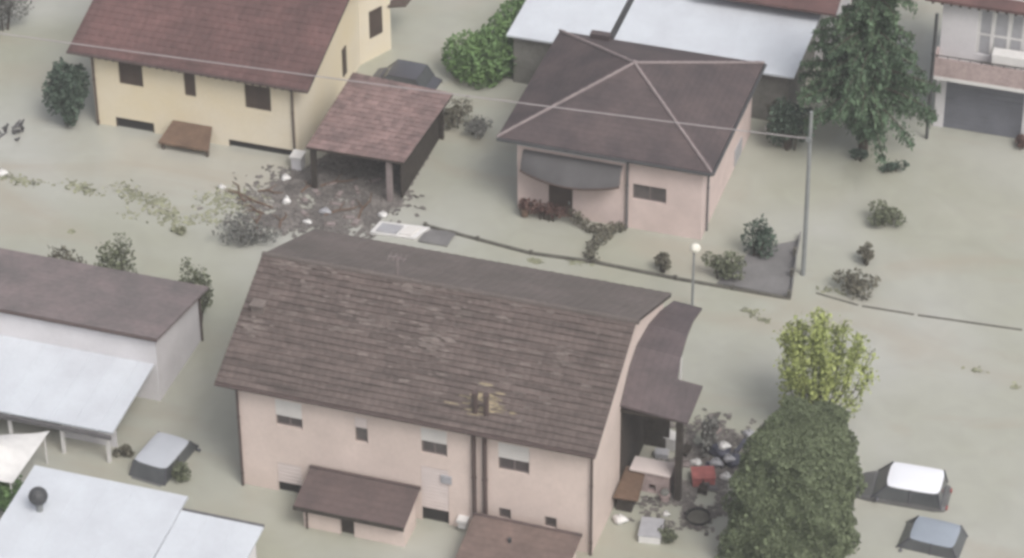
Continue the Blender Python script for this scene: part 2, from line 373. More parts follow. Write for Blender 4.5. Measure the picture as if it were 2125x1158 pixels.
for p_, q_ in zip(ft.data.polygons, mi): p_.material_index = q_
mb = MB(); tiled(mb, (rx1+0.02,by+0.05,ez-0.005),(rx0-0.02,by+0.05,ez-0.005),(rx0-0.02,ry,rz_+0.01),(rx1+0.02,ry,rz_+0.01),0.36,0.36,0.02,random.Random(4),0.004)
mb.build("back_tiles", MT['backtile'], roof_o)
mb = MB()
x = rx0-0.03; rng = random.Random(8)
while x < rx1-0.2:
    mb.tube([(x,ry,rz_+0.015+rng.uniform(-.01,.01)),(x+0.42,ry,rz_+0.03)],[0.10,0.12],8); x += 0.40
mb.build("ridge_tiles", MT['backtile'], roof_o)
mb = MB().box(-5.95,-5.5,-13.45,-13.05,6.2,6.62); mb.box(-6.0,-5.45,-13.5,-13.0,6.66,6.74); mb.box(-5.92,-5.86,-13.42,-13.08,6.62,6.66); mb.box(-5.59,-5.53,-13.42,-13.08,6.62,6.66)
mb.build("chimney", MT['lichen'], roof_o)
# gutters, pipes, flues
mb = MB().tube([(rx0,ey-0.10,ez-0.06),(rx1,ey-0.10,ez-0.06)],0.075,8); mb.build("gutter", MT['pipe'], house)
pipe(house, hx0+0.02, hy0-0.09, GROUND, ez-0.1); pipe(house, hx1-0.03, hy0-0.09, GROUND, ez-0.1)
for fx in (3.60, 4.02):
    mb = MB().tube([(fx,hy0-0.12,GROUND),(fx,hy0-0.12,4.86)],0.085,9); mb.tube([(fx,hy0-0.12,2.6),(fx,hy0-0.12,2.66)],0.105,9)
    mb.build("drainpipe", MT['pipe'], house)
    mb = MB().tube([(fx-0.04,-15.55,5.2),(fx-0.04,-15.55,6.2)],0.10,9); mb.tube([(fx-0.04,-15.55,6.2),(fx-0.04,-15.55,6.30)],[0.13,0.12],9)
    mb.build("flue", MT['pipe'], house)
# aerial on the ridge
mb = MB().tube([(-1.0,-10.9,7.3),(-1.0,-10.9,8.3)],0.03,6); mb.tube([(-1.35,-10.9,8.2),(-0.65,-10.9,8.2)],0.018,5)
for k in range(4): mb.tube([(-1.3+k*0.2,-11.15,8.2),(-1.3+k*0.2,-10.65,8.2)],0.012,5)
mb.build("aerial", MT['ridge'], roof_o)
window(house,-4.2,-3.15,3.2,4.42,hy0,0.60); window(house,-1.07,-0.57,3.15,4.3,hy0,0.40,shm='pinkshutter'); window(house,1.52,2.53,3.22,4.42,hy0,0.50); window(house,4.5,5.69,3.15,4.42,hy0,0.54)
window(house,4.5,4.97,0.82,1.33,hy0); window(house,6.27,6.74,0.84,1.35,hy0)
def roller_door(root, x0, x1, z0, z1, y, zs):
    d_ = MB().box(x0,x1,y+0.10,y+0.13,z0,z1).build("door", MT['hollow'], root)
    s = MB(); k = int((z1-zs)/0.08); h = (z1-zs)/k
    for i in range(k): s.box(x0+0.01,x1-0.01,y+0.02+0.008*(i%2),y+0.09,zs+i*h+0.005,zs+(i+1)*h)
    s.build("shutter", MT['pinkshutter'], d_)
roller_door(house,-4.28,-3.3,-1.2,1.4,hy0,0.45); roller_door(house,1.47,2.55,-1.2,2.6,hy0,0.62)
mb = MB().box(2.27,2.69,hy0-0.05,hy0+0.02,2.0,2.35)
for k in range(4): mb.box(2.3,2.66,hy0-0.07,hy0-0.05,2.05+k*0.075,2.09+k*0.075)
mb.build("wall_vent", MT['greyplastic'], house)
mb = MB().box(2.95,3.35,hy0-0.35,hy0,0.50,0.62); mb.box(3.0,3.3,hy0-0.3,hy0,0.2,0.5); mb.build("meter_box", MT['whiteplastic'], house)

# roofed terrace on the house's right side
terr = thing("terrace_canopy", (9.2,-8.0,GROUND), "dark brown canopy roof with a stepped edge over the cluttered terrace beside the long house", "canopy")
prof = [(-12.35,4.42),(-11.15,5.33),(-10.2,5.62),(-8.5,5.42),(-6.8,4.86),(-4.75,3.92)]
out_ = [10.72,10.95,9.85,9.66,9.46,9.28]
mb = MB()
for k in range(5):
    (ya,za),(yb,zb) = prof[k],prof[k+1]; xa, xb = out_[k], out_[k+1]
    if k == 1: xa, xb = 9.98, 9.85
    f_ = lambda z, x: z-0.10*(x-8.14)
    mb.slab((8.14,ya,za),(xa,ya,f_(za,xa)),(xb,yb,f_(zb,xb)),(8.14,yb,zb),0.10)
mb.build("roof", MT['terrtile'], terr)
MB().box(8.14,10.6,-12.28,-12.2,4.02,4.14).build("beam", MT['darkwood'], terr)
for px, py, pz_ in ((10.3,-11.8,4.42),(8.3,-4.95,3.85)):
    MB().box(px-0.12,px+0.12,py-0.12,py+0.12,GROUND,pz_).build("post", MT['darkwood'], terr)
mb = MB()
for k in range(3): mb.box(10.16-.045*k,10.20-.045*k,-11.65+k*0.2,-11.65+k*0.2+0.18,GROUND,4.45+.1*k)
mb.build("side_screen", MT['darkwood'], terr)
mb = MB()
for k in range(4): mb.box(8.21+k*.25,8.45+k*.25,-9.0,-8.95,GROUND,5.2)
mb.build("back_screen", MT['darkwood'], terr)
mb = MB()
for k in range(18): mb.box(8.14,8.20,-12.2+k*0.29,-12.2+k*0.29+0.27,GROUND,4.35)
mb.build("added_shade_boards", MT['darkwood'], terr)  # dark boards added over the pink wall to deepen the shade under the canopy
MB().tube([(9.60,-9.2,GROUND),(9.60,-9.2,5.2)],0.05,7).build("drainpipe", MT['whiteplastic'], terr)

# sheds in front of the long house
def shed(name, label, x0, x1, yt, zt, yb, zb, wx0, wx1, wy, rm, gap=None):
    r = thing(name, ((x0+x1)/2,(yt+yb)/2,GROUND), label, "shed")
    MB().slab((x0,yb,zb),(x1,yb,zb),(x1,yt,zt),(x0,yt,zt),0.07).build("roof", MT[rm], r)
    MB().box(x0,x1,yb-0.03,yb-0.003,zb-0.16,zb+0.015).build("fascia", MT['darkwood'], r)
    s = (zt-zb)/(yt-yb); zf = zb+(wy-yb)*s-0.08; w = MB()
    ops = [(gap[0],gap[1],GROUND+0.1,zf-0.08)] if gap else []
    wall_front(w, wx0, wx1, wy, GROUND, zf, ops, 0.2)
    for xx in (wx0, wx1): w.face((xx,wy,GROUND),(xx,yt-0.15,GROUND),(xx,yt-0.15,zt-0.12),(xx,wy,zf))
    w.face((wx1,yt-0.15,GROUND),(wx0,yt-0.15,GROUND),(wx0,yt-0.15,zt-0.12),(wx1,yt-0.15,zt-0.12))
    w.build("wall", MT['pinkwall'], r)
    if gap: MB().box(gap[0],gap[1],wy+0.15,wy+0.19,GROUND+0.1,zf-0.08).build("door", MT['darkwood'], r)
    return r
sh = shed("shed", "low dark brown roofed shed with two pale front walls under the house's shuttered windows", -2.85, 1.5, -16.05, 1.66, -17.85, 1.22, -2.6, 1.38, -17.5, 'shedtile', (-1.15,-0.6))
pipe(sh, -2.45, -17.56, GROUND, 1.15, 0.04)
MB().box(-2.87,1.52,-16.05,-15.95,1.60,1.72).build("ridge_cap", MT['shedtile'], sh)
sh2 = shed("shed", "rusty brown roofed shed below the two small square windows, cut by the photo's bottom edge", 3.72, 7.85, -16.35, 1.22, -20.2, 0.75, 3.95, 7.7, -19.9, 'shedtile2')
MB().box(3.70,7.87,-16.35,-16.25,1.16,1.27).build("ridge_cap", MT['shedtile'], sh2)
MB().tube([(5.4,-17.3,1.05),(5.4,-17.3,1.28)],0.07,8).build("vent", MT['darkmetal'], sh2)

# ------------------------------------------------------------------ yellow house
yh = thing("house", (-16.6,9.0,GROUND), "pale yellow house with a large reddish tiled roof and brown shutters, top left", "house")
yx0, yx1, yy0, yy1 = -21.35, -11.75, 5.95, 17.1
yey, yez, yry, yrz = 5.52, 3.92, 11.5, 5.72
yt = (yrz-yez)/(yry-yey)
op = [(-20.06,-18.9,2.3,3.5), (-16.95,-16.4,2.25,3.45), (-14.1,-12.88,2.15,3.4), (-20.4,-18.55,-1.2,0.52), (-17.4,-16.0,-1.2,0.65), (-15.0,-12.0,-1.2,0.36)]
mb = MB(); gable_shell(mb, yx0, yx1, yy0, yy1, GROUND-0.2, yez+(yy0-yey)*yt-0.15, yrz-0.15, yry, op); mb.build("wall", MT['yellow'], yh)
yrx0, yrx1 = -22.2, -10.92
mb = MB(); mb.slab((yrx0,yey,yez),(yrx1,yey,yez),(yrx1,yry,yrz),(yrx0,yry,yrz),0.12)
mb.slab((yrx0,yry,yrz-.001),(yrx1,yry,yrz-.001),(yrx1,17.5,yez),(yrx0,17.5,yez),0.12); yro = mb.build("roof", MT['maindeck'], yh)
mb = MB(); tiled(mb, (yrx0,yey-0.04,yez),(yrx1,yey-0.04,yez),(yrx1,yry,yrz+0.01),(yrx0,yry,yrz+0.01),0.36,0.34,0.02,random.Random(12),0.006)
tiled(mb, (yrx1,17.54,yez),(yrx0,17.54,yez),(yrx0,yry,yrz+0.01),(yrx1,yry,yrz+0.01),0.36,0.34,0.02,random.Random(13),0.006)
mb.build("roof_tiles", MT['redtile'], yro)
for k in range(28):
    xx = yx0+0.2+k*0.345; MB().box(xx,xx+0.09,yey+0.03,yy0-0.003,yez-0.245,yez-0.125).build("rafter_end", MT['brownshut'], yh)
mb = MB().tube([(yrx0,yey-0.09,yez-0.05),(yrx1,yey-0.09,yez-0.05)],0.07,8); mb.build("gutter", MT['pipe'], yh)
pipe(yh, yx0+0.12, yy0-0.08, GROUND, yez-0.2, 0.05); pipe(yh, yx1-0.1, yy0-0.08, GROUND, yez-0.2, 0.05)
for a, b_, c, d in op[:3]: window(yh, a, b_, c, d, yy0, 0.0, 'brownshut')
for a, b_, c, d in (op[3], op[4], op[5]):
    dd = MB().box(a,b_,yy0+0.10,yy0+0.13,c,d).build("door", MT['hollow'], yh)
    MB().box(a,a+0.06,yy0+0.04,yy0+0.10,c,d).box(b_-0.06,b_,yy0+0.04,yy0+0.10,c,d).box(a+0.06,b_-0.06,yy0+0.04,yy0+0.10,d-0.06,d).build("frame", MT['brownshut'], dd)
pr = MB().slab((-17.85,4.75,0.42),(-15.45,4.75,0.42),(-15.75,yy0-0.004,0.88),(-17.6,yy0-0.004,0.88),0.09).build("porch_roof", MT['brown'], yh)
for px in (-17.7,-15.6): MB().box(px-0.06,px+0.06,4.85,4.97,GROUND,0.36).build("post", MT['wood'], pr)
# gable side: slim window, and the turned rear wing with a shuttered window
MB().box(yx1-0.02,yx1+0.05,11.75,12.2,0.75,2.15).build("window", MT['brownshut'], yh)
mb = MB(); P0 = Vector((-11.98,13.6)); du = Vector((0.44,0.90)).normalized(); dn = Vector((-du.y,du.x))
corners = [P0, P0+du*2.5, P0+du*2.5+dn*4.0, P0+dn*4.0]
mb.prism([(c.x,c.y) for c in corners],'z',GROUND-0.2,6.2)
wing = mb.build("rear_wing", MT['yellow'], yh)
c0 = P0+du*1.15-dn*0.03; c1 = P0+du*1.95-dn*0.03
mb = MB().slab((c0.x,c0.y,2.55),(c1.x,c1.y,2.55),(c1.x+dn.x*.06,c1.y+dn.y*.06,2.55),(c0.x+dn.x*.06,c0.y+dn.y*.06,2.55),1.4)
for k in range(10):
    z = 1.2+k*0.135; a = c0-dn*0.012; b2 = c1-dn*0.012
    mb.slab((a.x,a.y,z+.1),(b2.x,b2.y,z+.1),(b2.x+dn.x*.02,b2.y+dn.y*.02,z+.1),(a.x+dn.x*.02,a.y+dn.y*.02,z+.1),.08)
mb.build("window", MT['brownshut'], wing)
c0 = P0+du*2.5; mb = MB().slab((c0.x-.05,c0.y-.2,2.4),(c0.x+.55,c0.y+.6,2.1),(c0.x+.6,c0.y+2.2,2.1),(c0.x,c0.y+2.0,2.4),0.1); mb.build("side_awning", MT['brownshut'], wing)

# carport
cp = thing("carport", (-8.2,6.6,GROUND), "open carport with a mottled rose tiled roof and pale post beside the yellow house", "carport")
A, B, C2, D2 = (-10.42,3.72,2.22),(-6.0,3.72,2.28),(-5.75,9.6,2.25),(-10.45,9.7,2.42)
ro = MB().slab(A,B,C2,D2,0.12).build("roof", MT['darkwood'], cp)
mb = MB(); tiled(mb, (A[0],A[1]-.03,A[2]+.01),(B[0]+.02,B[1]-.03,B[2]+.01),(C2[0]+.02,C2[1],C2[2]+.01),(D2[0],D2[1],D2[2]+.01),0.36,0.26,0.03,random.Random(21)); mb.build("roof_tiles", MT['carporttile'], ro)
for px, py in ((-6.75,3.95),(-10.2,3.95)):
    MB().box(px-0.11,px+0.11,py-0.11,py+0.11,GROUND,2.12).build("post", MT['postm'] if px > -8 else MT['darkwood'], cp)
for px, py in ((-6.2,9.3),(-10.2,9.3)): MB().box(px-0.08,px+0.08,py-0.08,py+0.08,GROUND,2.1).build("post", MT['darkwood'], cp)
mb = MB()
for k in range(17): mb.box(-6.36,-6.31,4.25+k*0.31,4.25+k*0.31+0.29,GROUND,1.98)
mb.build("side_wall_and_shade_boards", MT['darkwood'], cp)  # dark boards stand in for the low side wall and the shade inside
mb = MB()
for k in range(14): mb.box(-10.3+k*0.285,-10.3+k*0.285+0.26,9.42,9.46,GROUND,2.05)
mb.build("back_boards", MT['darkwood'], cp)
gp = thing("gate_pillar", (-11.45,5.35,GROUND), "short white gate pillar at the yellow house's right corner", "pillar")
MB().box(-11.68,-11.24,5.0,5.5,GROUND,0.62).build("shaft", MT['white'], gp); MB().box(-11.74,-11.18,4.94,5.56,0.62,0.72).build("cap", MT['whiteplastic'], gp)

# ------------------------------------------------------------------ pink bungalow with the hipped roof
ph = thing("house", (2.6,9.5,GROUND), "pink bungalow with a dark four sided hip roof and pale ridge tiles", "house")
px0, px1, py0, py1 = -1.35, 6.75, 5.05, 13.7
op = [(3.73,5.2,1.5,2.28), (0.02,1.1,-1.2,1.75)]
mb = MB(); wall_front(mb, px0, px1, py0, GROUND-0.2, 3.68, op)
mb.face((px1,py0,GROUND),(px1,py1,GROUND),(px1,py1,3.68),(px1,py0,3.68)); mb.face((px0,py0,GROUND),(px0,py0,3.68),(px0,py1,3.68),(px0,py1,GROUND)); mb.face((px1,py1,GROUND),(px0,py1,GROUND),(px0,py1,3.68),(px1,py1,3.68))
mb.build("wall", MT['pinkwall2'], ph)
e0, e1, f0, f1, pz = -2.12, 7.2, 4.68, 13.75, 3.72; ap = (2.58,9.2,5.55)
mb = MB(); c4 = [(e0,f0,pz),(e1,f0,pz),(e1,f1,pz),(e0,f1,pz)]
for k in range(4): mb.face(c4[k], c4[(k+1)%4], ap)
lo = [(x,y,z-0.16) for x,y,z in c4]
for k in range(4): mb.face(lo[k], lo[(k+1)%4], c4[(k+1)%4], c4[k])
mb.face(lo[3],lo[2],lo[1],lo[0])
pro = mb.build("roof", MT['hiptile'], ph)
mb = MB()
for c in c4:
    v0, v1 = Vector(c), Vector(ap); n_ = 16
    for k in range(n_):
        a = v0.lerp(v1, k/n_)+Vector((0,0,.03)); b2 = v0.lerp(v1,(k+1.12)/n_ if k < n_-1 else 1)+Vector((0,0,.045))
        mb.tube([a,b2],[0.06,0.075],7)
mb.ball((ap[0],ap[1],ap[2]+.04),0.12)
mb.build("ridge_tiles", MT['ridge'], pro)
MB().box(-1.30,3.44,py0-0.06,py0-0.003,3.26,3.40).build("fascia", MT['white'], ph)
mb = MB().tube([(e0,f0-.07,pz-.07),(e1,f0-.07,pz-.07),(e1+.07,f0,pz-.07),(e1+.07,f1,pz-.07)],0.07,8); mb.build("gutter", MT['darkmetal'], ph)
pipe(ph, 3.52, py0-0.08, GROUND, 3.5, 0.055, 'greypipe'); pipe(ph, px1+0.07, py0+0.75, GROUND, 3.5, 0.045, 'greypipe')
window(ph, 3.73,5.2,1.5,2.28,py0); 
dd = MB().box(0.02,1.1,py0+.10,py0+.13,-1.2,1.75).build("door", MT['brownshut'], ph); MB().box(0.9,0.96,py0+.07,py0+.10,0.6,0.75).build("handle", MT['metal'], dd)
MB().box(px1,px1+0.05,10.7,11.9,0.15,0.95).build("window", MT['greyplastic'], ph)
MB().box(-0.55,0.35,13.15,13.5,3.6,4.2).build("chimney", MT['hiptile'], ph)
def aw(u, v):
    x = -1.05+4.35*u; s = max(0.0, math.sin(math.pi*(0.06+0.88*u)))**0.55
    d_ = (0.18+0.85*s)*v; z = 3.10-0.82*v*v*(0.75+0.25*s)-0.02*v
    return (x+0.12*math.sin(math.pi*2*u)*v, py0-0.03-d_, z)
awn = MB().grid(aw, 24, 8); aw_o = awn.build("awning", MT['awning'], ph, smooth=True)
mb = MB().tube([Vector(aw(k/24,1.0))+Vector((0,-.01,-.03)) for k in range(25)],0.045,6); mb.build("hem", MT['awnhem'], aw_o)
for u in (0.02,0.98):
    p = aw(u,1.0); MB().tube([(p[0],py0,2.2),p],0.02,5).build("arm", MT['darkmetal'], aw_o)

# ------------------------------------------------------------------ white roofed buildings behind it
def lowshed(name, label, x0, x1, y0, y1, zf, zb, wall='white', roofm='whitesheet', cat="building", ribs=True, inset=0.25):
    r = thing(name, ((x0+x1)/2,(y0+y1)/2,GROUND), label, cat)
    ro = MB().slab((x0,y0,zf),(x1,y0,zf),(x1,y1,zb),(x0,y1,zb),0.10).build("roof", MT[roofm], r)
    if ribs:
        mb = MB(); k = int((x1-x0)/0.9); s = (zb-zf)/(y1-y0)
        for i in range(1, k): 
            xx = x0+(x1-x0)*i/k
            mb.slab((xx-.02,y0+.02,zf+.012),(xx+.02,y0+.02,zf+.012),(xx+.02,y1-.02,zb+.012),(xx-.02,y1-.02,zb+.012),0.03)
        mb.build("seams", MT[roofm], ro)
    mb = MB().box(x0+inset,x1-inset,y0+inset,y1-inset,GROUND-.2,min(zf,zb)-0.12); mb.build("wall", MT[wall], r)
    return r
w1 = lowshed("warehouse", "wide building with flat white sheet roof right of the dark roof gap", -0.1, 8.35, 14.75, 20.6, 2.6, 2.9, 'concrete')
w2 = lowshed("warehouse", "smaller white roofed building between the green hedge and the roof gap", -4.85, -0.42, 14.5, 21.5, 2.6, 2.9, 'concrete')
MB().tube([(-0.26,14.6,2.55),(-0.26,20.6,2.85)],0.06,6).build("gutter", MT['darkmetal'], w1)
rr = thing("house", (6.5,22.5,GROUND), "house of which only a strip of dull red roof shows behind the white sheet roof", "house")
MB().slab((2.6,19.1,3.5),(9.2,19.1,3.5),(9.2,24.0,5.2),(2.6,24.0,5.2),0.12).build("roof", MT['redtile'], rr)
MB().box(2.9,8.9,20.75,24.0,GROUND,3.55).build("wall", MT['white'], rr)

# ------------------------------------------------------------------ white house with balcony, top right
rh = thing("house", (18.5,19.5,GROUND), "white house with a balcony above a grey garage door, top right corner", "house")
qx0, qx1, qy = 14.35, 23.0, 16.72
op = [(14.78,18.25,-1.3,2.75), (15.9,17.95,4.05,6.25)]
mb = MB(); wall_front(mb, qx0, qx1, qy, GROUND-.2, 7.1, op)
mb.face((qx0,qy,GROUND),(qx0,qy,7.1),(qx0,24,7.1),(qx0,24,GROUND)); mb.face((qx1,qy,GROUND),(qx1,24,GROUND),(qx1,24,7.1),(qx1,qy,7.1))
mb.build("wall", MT['white'], rh)
mb = MB(); k = 30
for i in range(k): mb.box(14.78,18.25,qy+.06+.012*(i%2),qy+.10,-1.3+i*.135,-1.3+i*.135+.13)
mb.build("garage_door", MT['greydoor'], rh)
bal = MB().box(14.2,22.9,15.7,qy-.003,3.05,3.22).build("balcony", MT['whiteplastic'], rh)
MB().box(14.25,22.85,15.72,15.82,3.22,4.12).box(14.25,14.35,15.82,qy-.003,3.22,4.12).build("parapet", MT['pinkbrick'], bal)
mb = MB(); mb.tube([(14.3,15.77,4.25),(22.8,15.77,4.25)],0.025,6)
for i in range(18): mb.tube([(14.4+i*.49,15.77,4.12),(14.4+i*.49,15.77,4.25)],0.018,5)
mb.build("railing", MT['darkwood'], bal)
mb = MB()
for a, b_ in ((15.95,16.5),(16.68,17.22),(17.4,17.92)):
    mb.box(a,b_,qy+.06,qy+.08,4.1,6.2)
fw = mb.build("french_window", MT['greyplastic'], rh)
mb = MB()
for a in (15.9,16.5,17.22,17.85): mb.box(a,a+.15,qy+.03,qy+.055,4.1,6.2)
mb.box(15.9,18.0,qy+.02,qy+.03,5.0,5.1); mb.build("frame", MT['whiteplastic'], fw)
MB().slab((13.6,16.2,6.75),(23.5,16.2,6.75),(23.5,20.0,8.5),(13.6,20.0,8.5),0.14).build("roof", MT['redtile'], rh)
for i in range(24): MB().box(13.9+i*.4,14.02+i*.4,16.24,16.7,6.5,6.6).build("rafter_end", MT['darkwood'], rh)
pipe(rh, 14.28, 15.62, GROUND, 6.4, 0.075, 'darkmetal')
tb = thing("balcony_table", (17.4,16.2,3.22), "white table and cloth on the balcony parapet side, in front of the french windows", "table")
MB().box(16.75,18.2,15.95,16.55,4.55,4.62).box(16.77,18.18,15.92,15.95,4.1,4.6).build("tabletop", MT['whiteplastic'], tb)
for a, b_ in ((16.85,16.0),(18.1,16.0),(16.85,16.5),(18.1,16.5)): MB().box(a-.03,a+.03,b_-.03,b_+.03,3.22,4.54).build("leg", MT['whiteplastic'], tb)

# ------------------------------------------------------------------ garage with white walls, left
gh = thing("garage", (-15.5,-10.0,GROUND), "long brown roofed garage with white walls and a white lean-to sheet roof, left edge", "garage")
mb = MB(); gx1 = -10.72
mb.face((-24,-12.0,GROUND),(gx1,-12.0,GROUND),(gx1,-12.0,3.12),(-24,-12.0,3.12))
mb.face((gx1,-12.0,GROUND),(gx1,-7.7,GROUND),(gx1,-7.7,2.5),(gx1,-12.0,3.12)); mb.face((gx1,-7.7,GROUND),(-24,-7.7,GROUND),(-24,-7.7,2.5),(gx1,-7.7,2.5))
mb.build("wall", MT['white'], gh)
MB().slab((-24,-12.15,3.22),(-10.55,-12.15,3.22),(-10.35,-7.45,2.52),(-24,-7.45,2.52),0.11).build("roof", MT['garagetile'], gh)
MB().tube([(-24,-12.2,3.14),(-10.55,-12.2,3.14)],0.06,7).build("gutter", MT['pipe'], gh)
ll = MB().slab((-24,-16.25,1.5),(-10.85,-16.1,1.5),(-10.85,-12.003,1.80),(-24,-12.003,1.80),0.08).build("lean_to_roof", MT['whitesheet'], gh)
mb = MB()
for i in range(13): mb.slab((-23.5+i,-16.2,1.52),(-23.46+i,-16.2,1.52),(-23.46+i,-12.05,1.82),(-23.5+i,-12.05,1.82),0.025)
mb.build("seams", MT['whitesheet'], ll)
MB().box(-24,-10.85,-16.33,-16.25,1.28,1.46).build("lean_to_gutter", MT['greypipe'], gh)
for xx in (-11.1,-13.0,-15.2): MB().box(xx-.06,xx+.06,-16.15,-16.03,GROUND,1.3).build("post", MT['whiteplastic'], gh)
MB().box(-13.4,-11.2,-15.2,-15.1,GROUND,0.75).build("low_wall", MT['white'], gh)
MB().tube([(-10.66,-7.78,GROUND),(-10.66,-7.78,2.4)],0.05,7).build("drainpipe", MT['pipe'], gh)

# white roofs bottom left
wr = lowshed("building", "flat white roof with a round black vent, bottom left corner", -12.55, -6.38, -26.0, -19.35, 1.55, 2.0, ribs=True)
vt = MB().tube([(-11.35,-21.55,1.8),(-11.35,-21.55,2.35)],0.13,9); vt.build("vent_pipe", MT['metal'], wr)
MB().ball((-11.35,-21.55,2.52),0.36,14,9).build("vent_cowl", MT['darkmetal'], wr)
an = lowshed("annex", "lower white roofed annex right of the building with the black vent", -6.37, -3.15, -26.0, -20.0, 1.4, 1.85, ribs=True)
MB().box(-6.35,-3.15,-19.99,-19.93,1.76,1.92).build("flashing", MT['greypipe'], an)
gz = thing("gazebo", (-14.5,-18.3,GROUND), "white fabric gazebo roof corner by the left edge, beside the flat white roof", "gazebo")
def gf(u, v): return (-16.6+3.4*u, -20.0+3.3*v*(0.45+0.55*u), 1.5+0.75*(1-abs(2*u-1))*(1-abs(2*v-1))-0.05*math.sin(9*u))
MB().grid(gf,16,16).build("canopy", MT['whiteplastic'], gz, smooth=True)
for a, b_ in ((-13.35,-16.9),(-13.35,-19.9),(-16.4,-18.7)): MB().tube([(a,b_,GROUND),(a,b_,1.5)],0.04,6).build("leg", MT['whiteplastic'], gz)

# ------------------------------------------------------------------ walls, fences, poles, lamp, cable
def fence(name, label, pts, h, w=0.12, m='darkconc', cat="fence", post=2.0):
    r = thing(name, (*pts[0], GROUND), label, cat); mb = MB(); rng = random.Random(len(pts))
    for (a, b_) in zip(pts, pts[1:]):
        a, b_ = Vector((*a,0)), Vector((*b_,0)); d_ = (b_-a).normalized(); nn = Vector((-d_.y,d_.x,0))*w/2
        k = max(1,int((b_-a).length/post))
        for i in range(k):
            p, q = a.lerp(b_,i/k)+d_*.08, a.lerp(b_,(i+1)/k)-d_*.08; hh = h*rng.uniform(.6,1.15)
            top = [p+nn, p-nn, q-nn, q+nn]; top = [(t.x,t.y,hh) for t in top]
            mb.slab(*top, hh-GROUND)
            if post < 2.5: MB().box(p.x-.14,p.x,p.y-.07,p.y+.07,GROUND,h+.08).build("post", MT['darkconc'], r)
    mb.build("panels", MT[m], r); return r
fence("garden_wall", "drowned garden wall whose top just shows in front of the pink bungalow", [(-4.7,2.6),(0.2,1.95),(2.87,2.12),(6.46,1.98),(11.35,2.0)], 0.10)
fence("garden_wall", "broken line of a drowned wall running to the right edge above the yellow-green shrub", [(12.2,2.75),(14.2,2.4),(16.51,2.45),(20.9,2.7),(26,3.0)], 0.035, 0.08, post=40.0)
fence("mesh_fence", "thin mesh fence climbing beside the leaning utility pole", [(11.38,1.95),(10.9,5.0),(10.7,6.6)], 0.35, 0.05, 'tarp', post=1.5)
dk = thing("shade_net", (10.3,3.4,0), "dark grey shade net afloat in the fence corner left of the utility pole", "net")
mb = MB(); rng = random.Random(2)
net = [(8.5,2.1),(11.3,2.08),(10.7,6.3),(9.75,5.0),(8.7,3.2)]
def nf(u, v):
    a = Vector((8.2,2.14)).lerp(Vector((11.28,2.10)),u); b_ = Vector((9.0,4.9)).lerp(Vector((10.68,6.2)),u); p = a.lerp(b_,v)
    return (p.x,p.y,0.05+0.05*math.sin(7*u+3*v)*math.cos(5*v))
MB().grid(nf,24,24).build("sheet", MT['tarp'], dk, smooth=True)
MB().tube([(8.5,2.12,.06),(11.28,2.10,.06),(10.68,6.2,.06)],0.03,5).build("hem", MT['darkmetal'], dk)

up_ = thing("utility_pole", (11.47,3.87,GROUND), "tall slender grey utility pole left of the fir tree", "pole")
MB().tube([(11.47,3.87,GROUND),(11.44,3.87,4.0),(11.40,3.87,8.0)],[0.10,0.09,0.07],10).build("shaft", MT['metal'], up_)
MB().box(11.28,11.52,3.72,3.80,6.62,6.82).build("cable_bracket", MT['metal'], up_)
pts = []
for k in range(31):
    t = k/30; pts.append((-31+42.4*t, 3.85, 5.15+1.57*t-0.30*4*t*(1-t)*1.0+0.17*math.sin(math.pi*t)))
tag(MB().tube(pts,0.026,6).build("overhead_cable", MT['cable']), "pale overhead cable crossing above the roofs to the utility pole", "cable")
lp = thing("street_lamp", (7.67,0.2,GROUND), "thin street lamp with a pale round head behind the long house's right end", "street lamp")
MB().tube([(7.67,0.2,GROUND),(7.67,0.2,2.85)],[0.07,0.045],8).build("post", MT['metal'], lp)
MB().ball((7.72,0.2,3.02),(0.22,0.22,0.20),12,8).build("lamp_head", MT['lampglass'], lp)

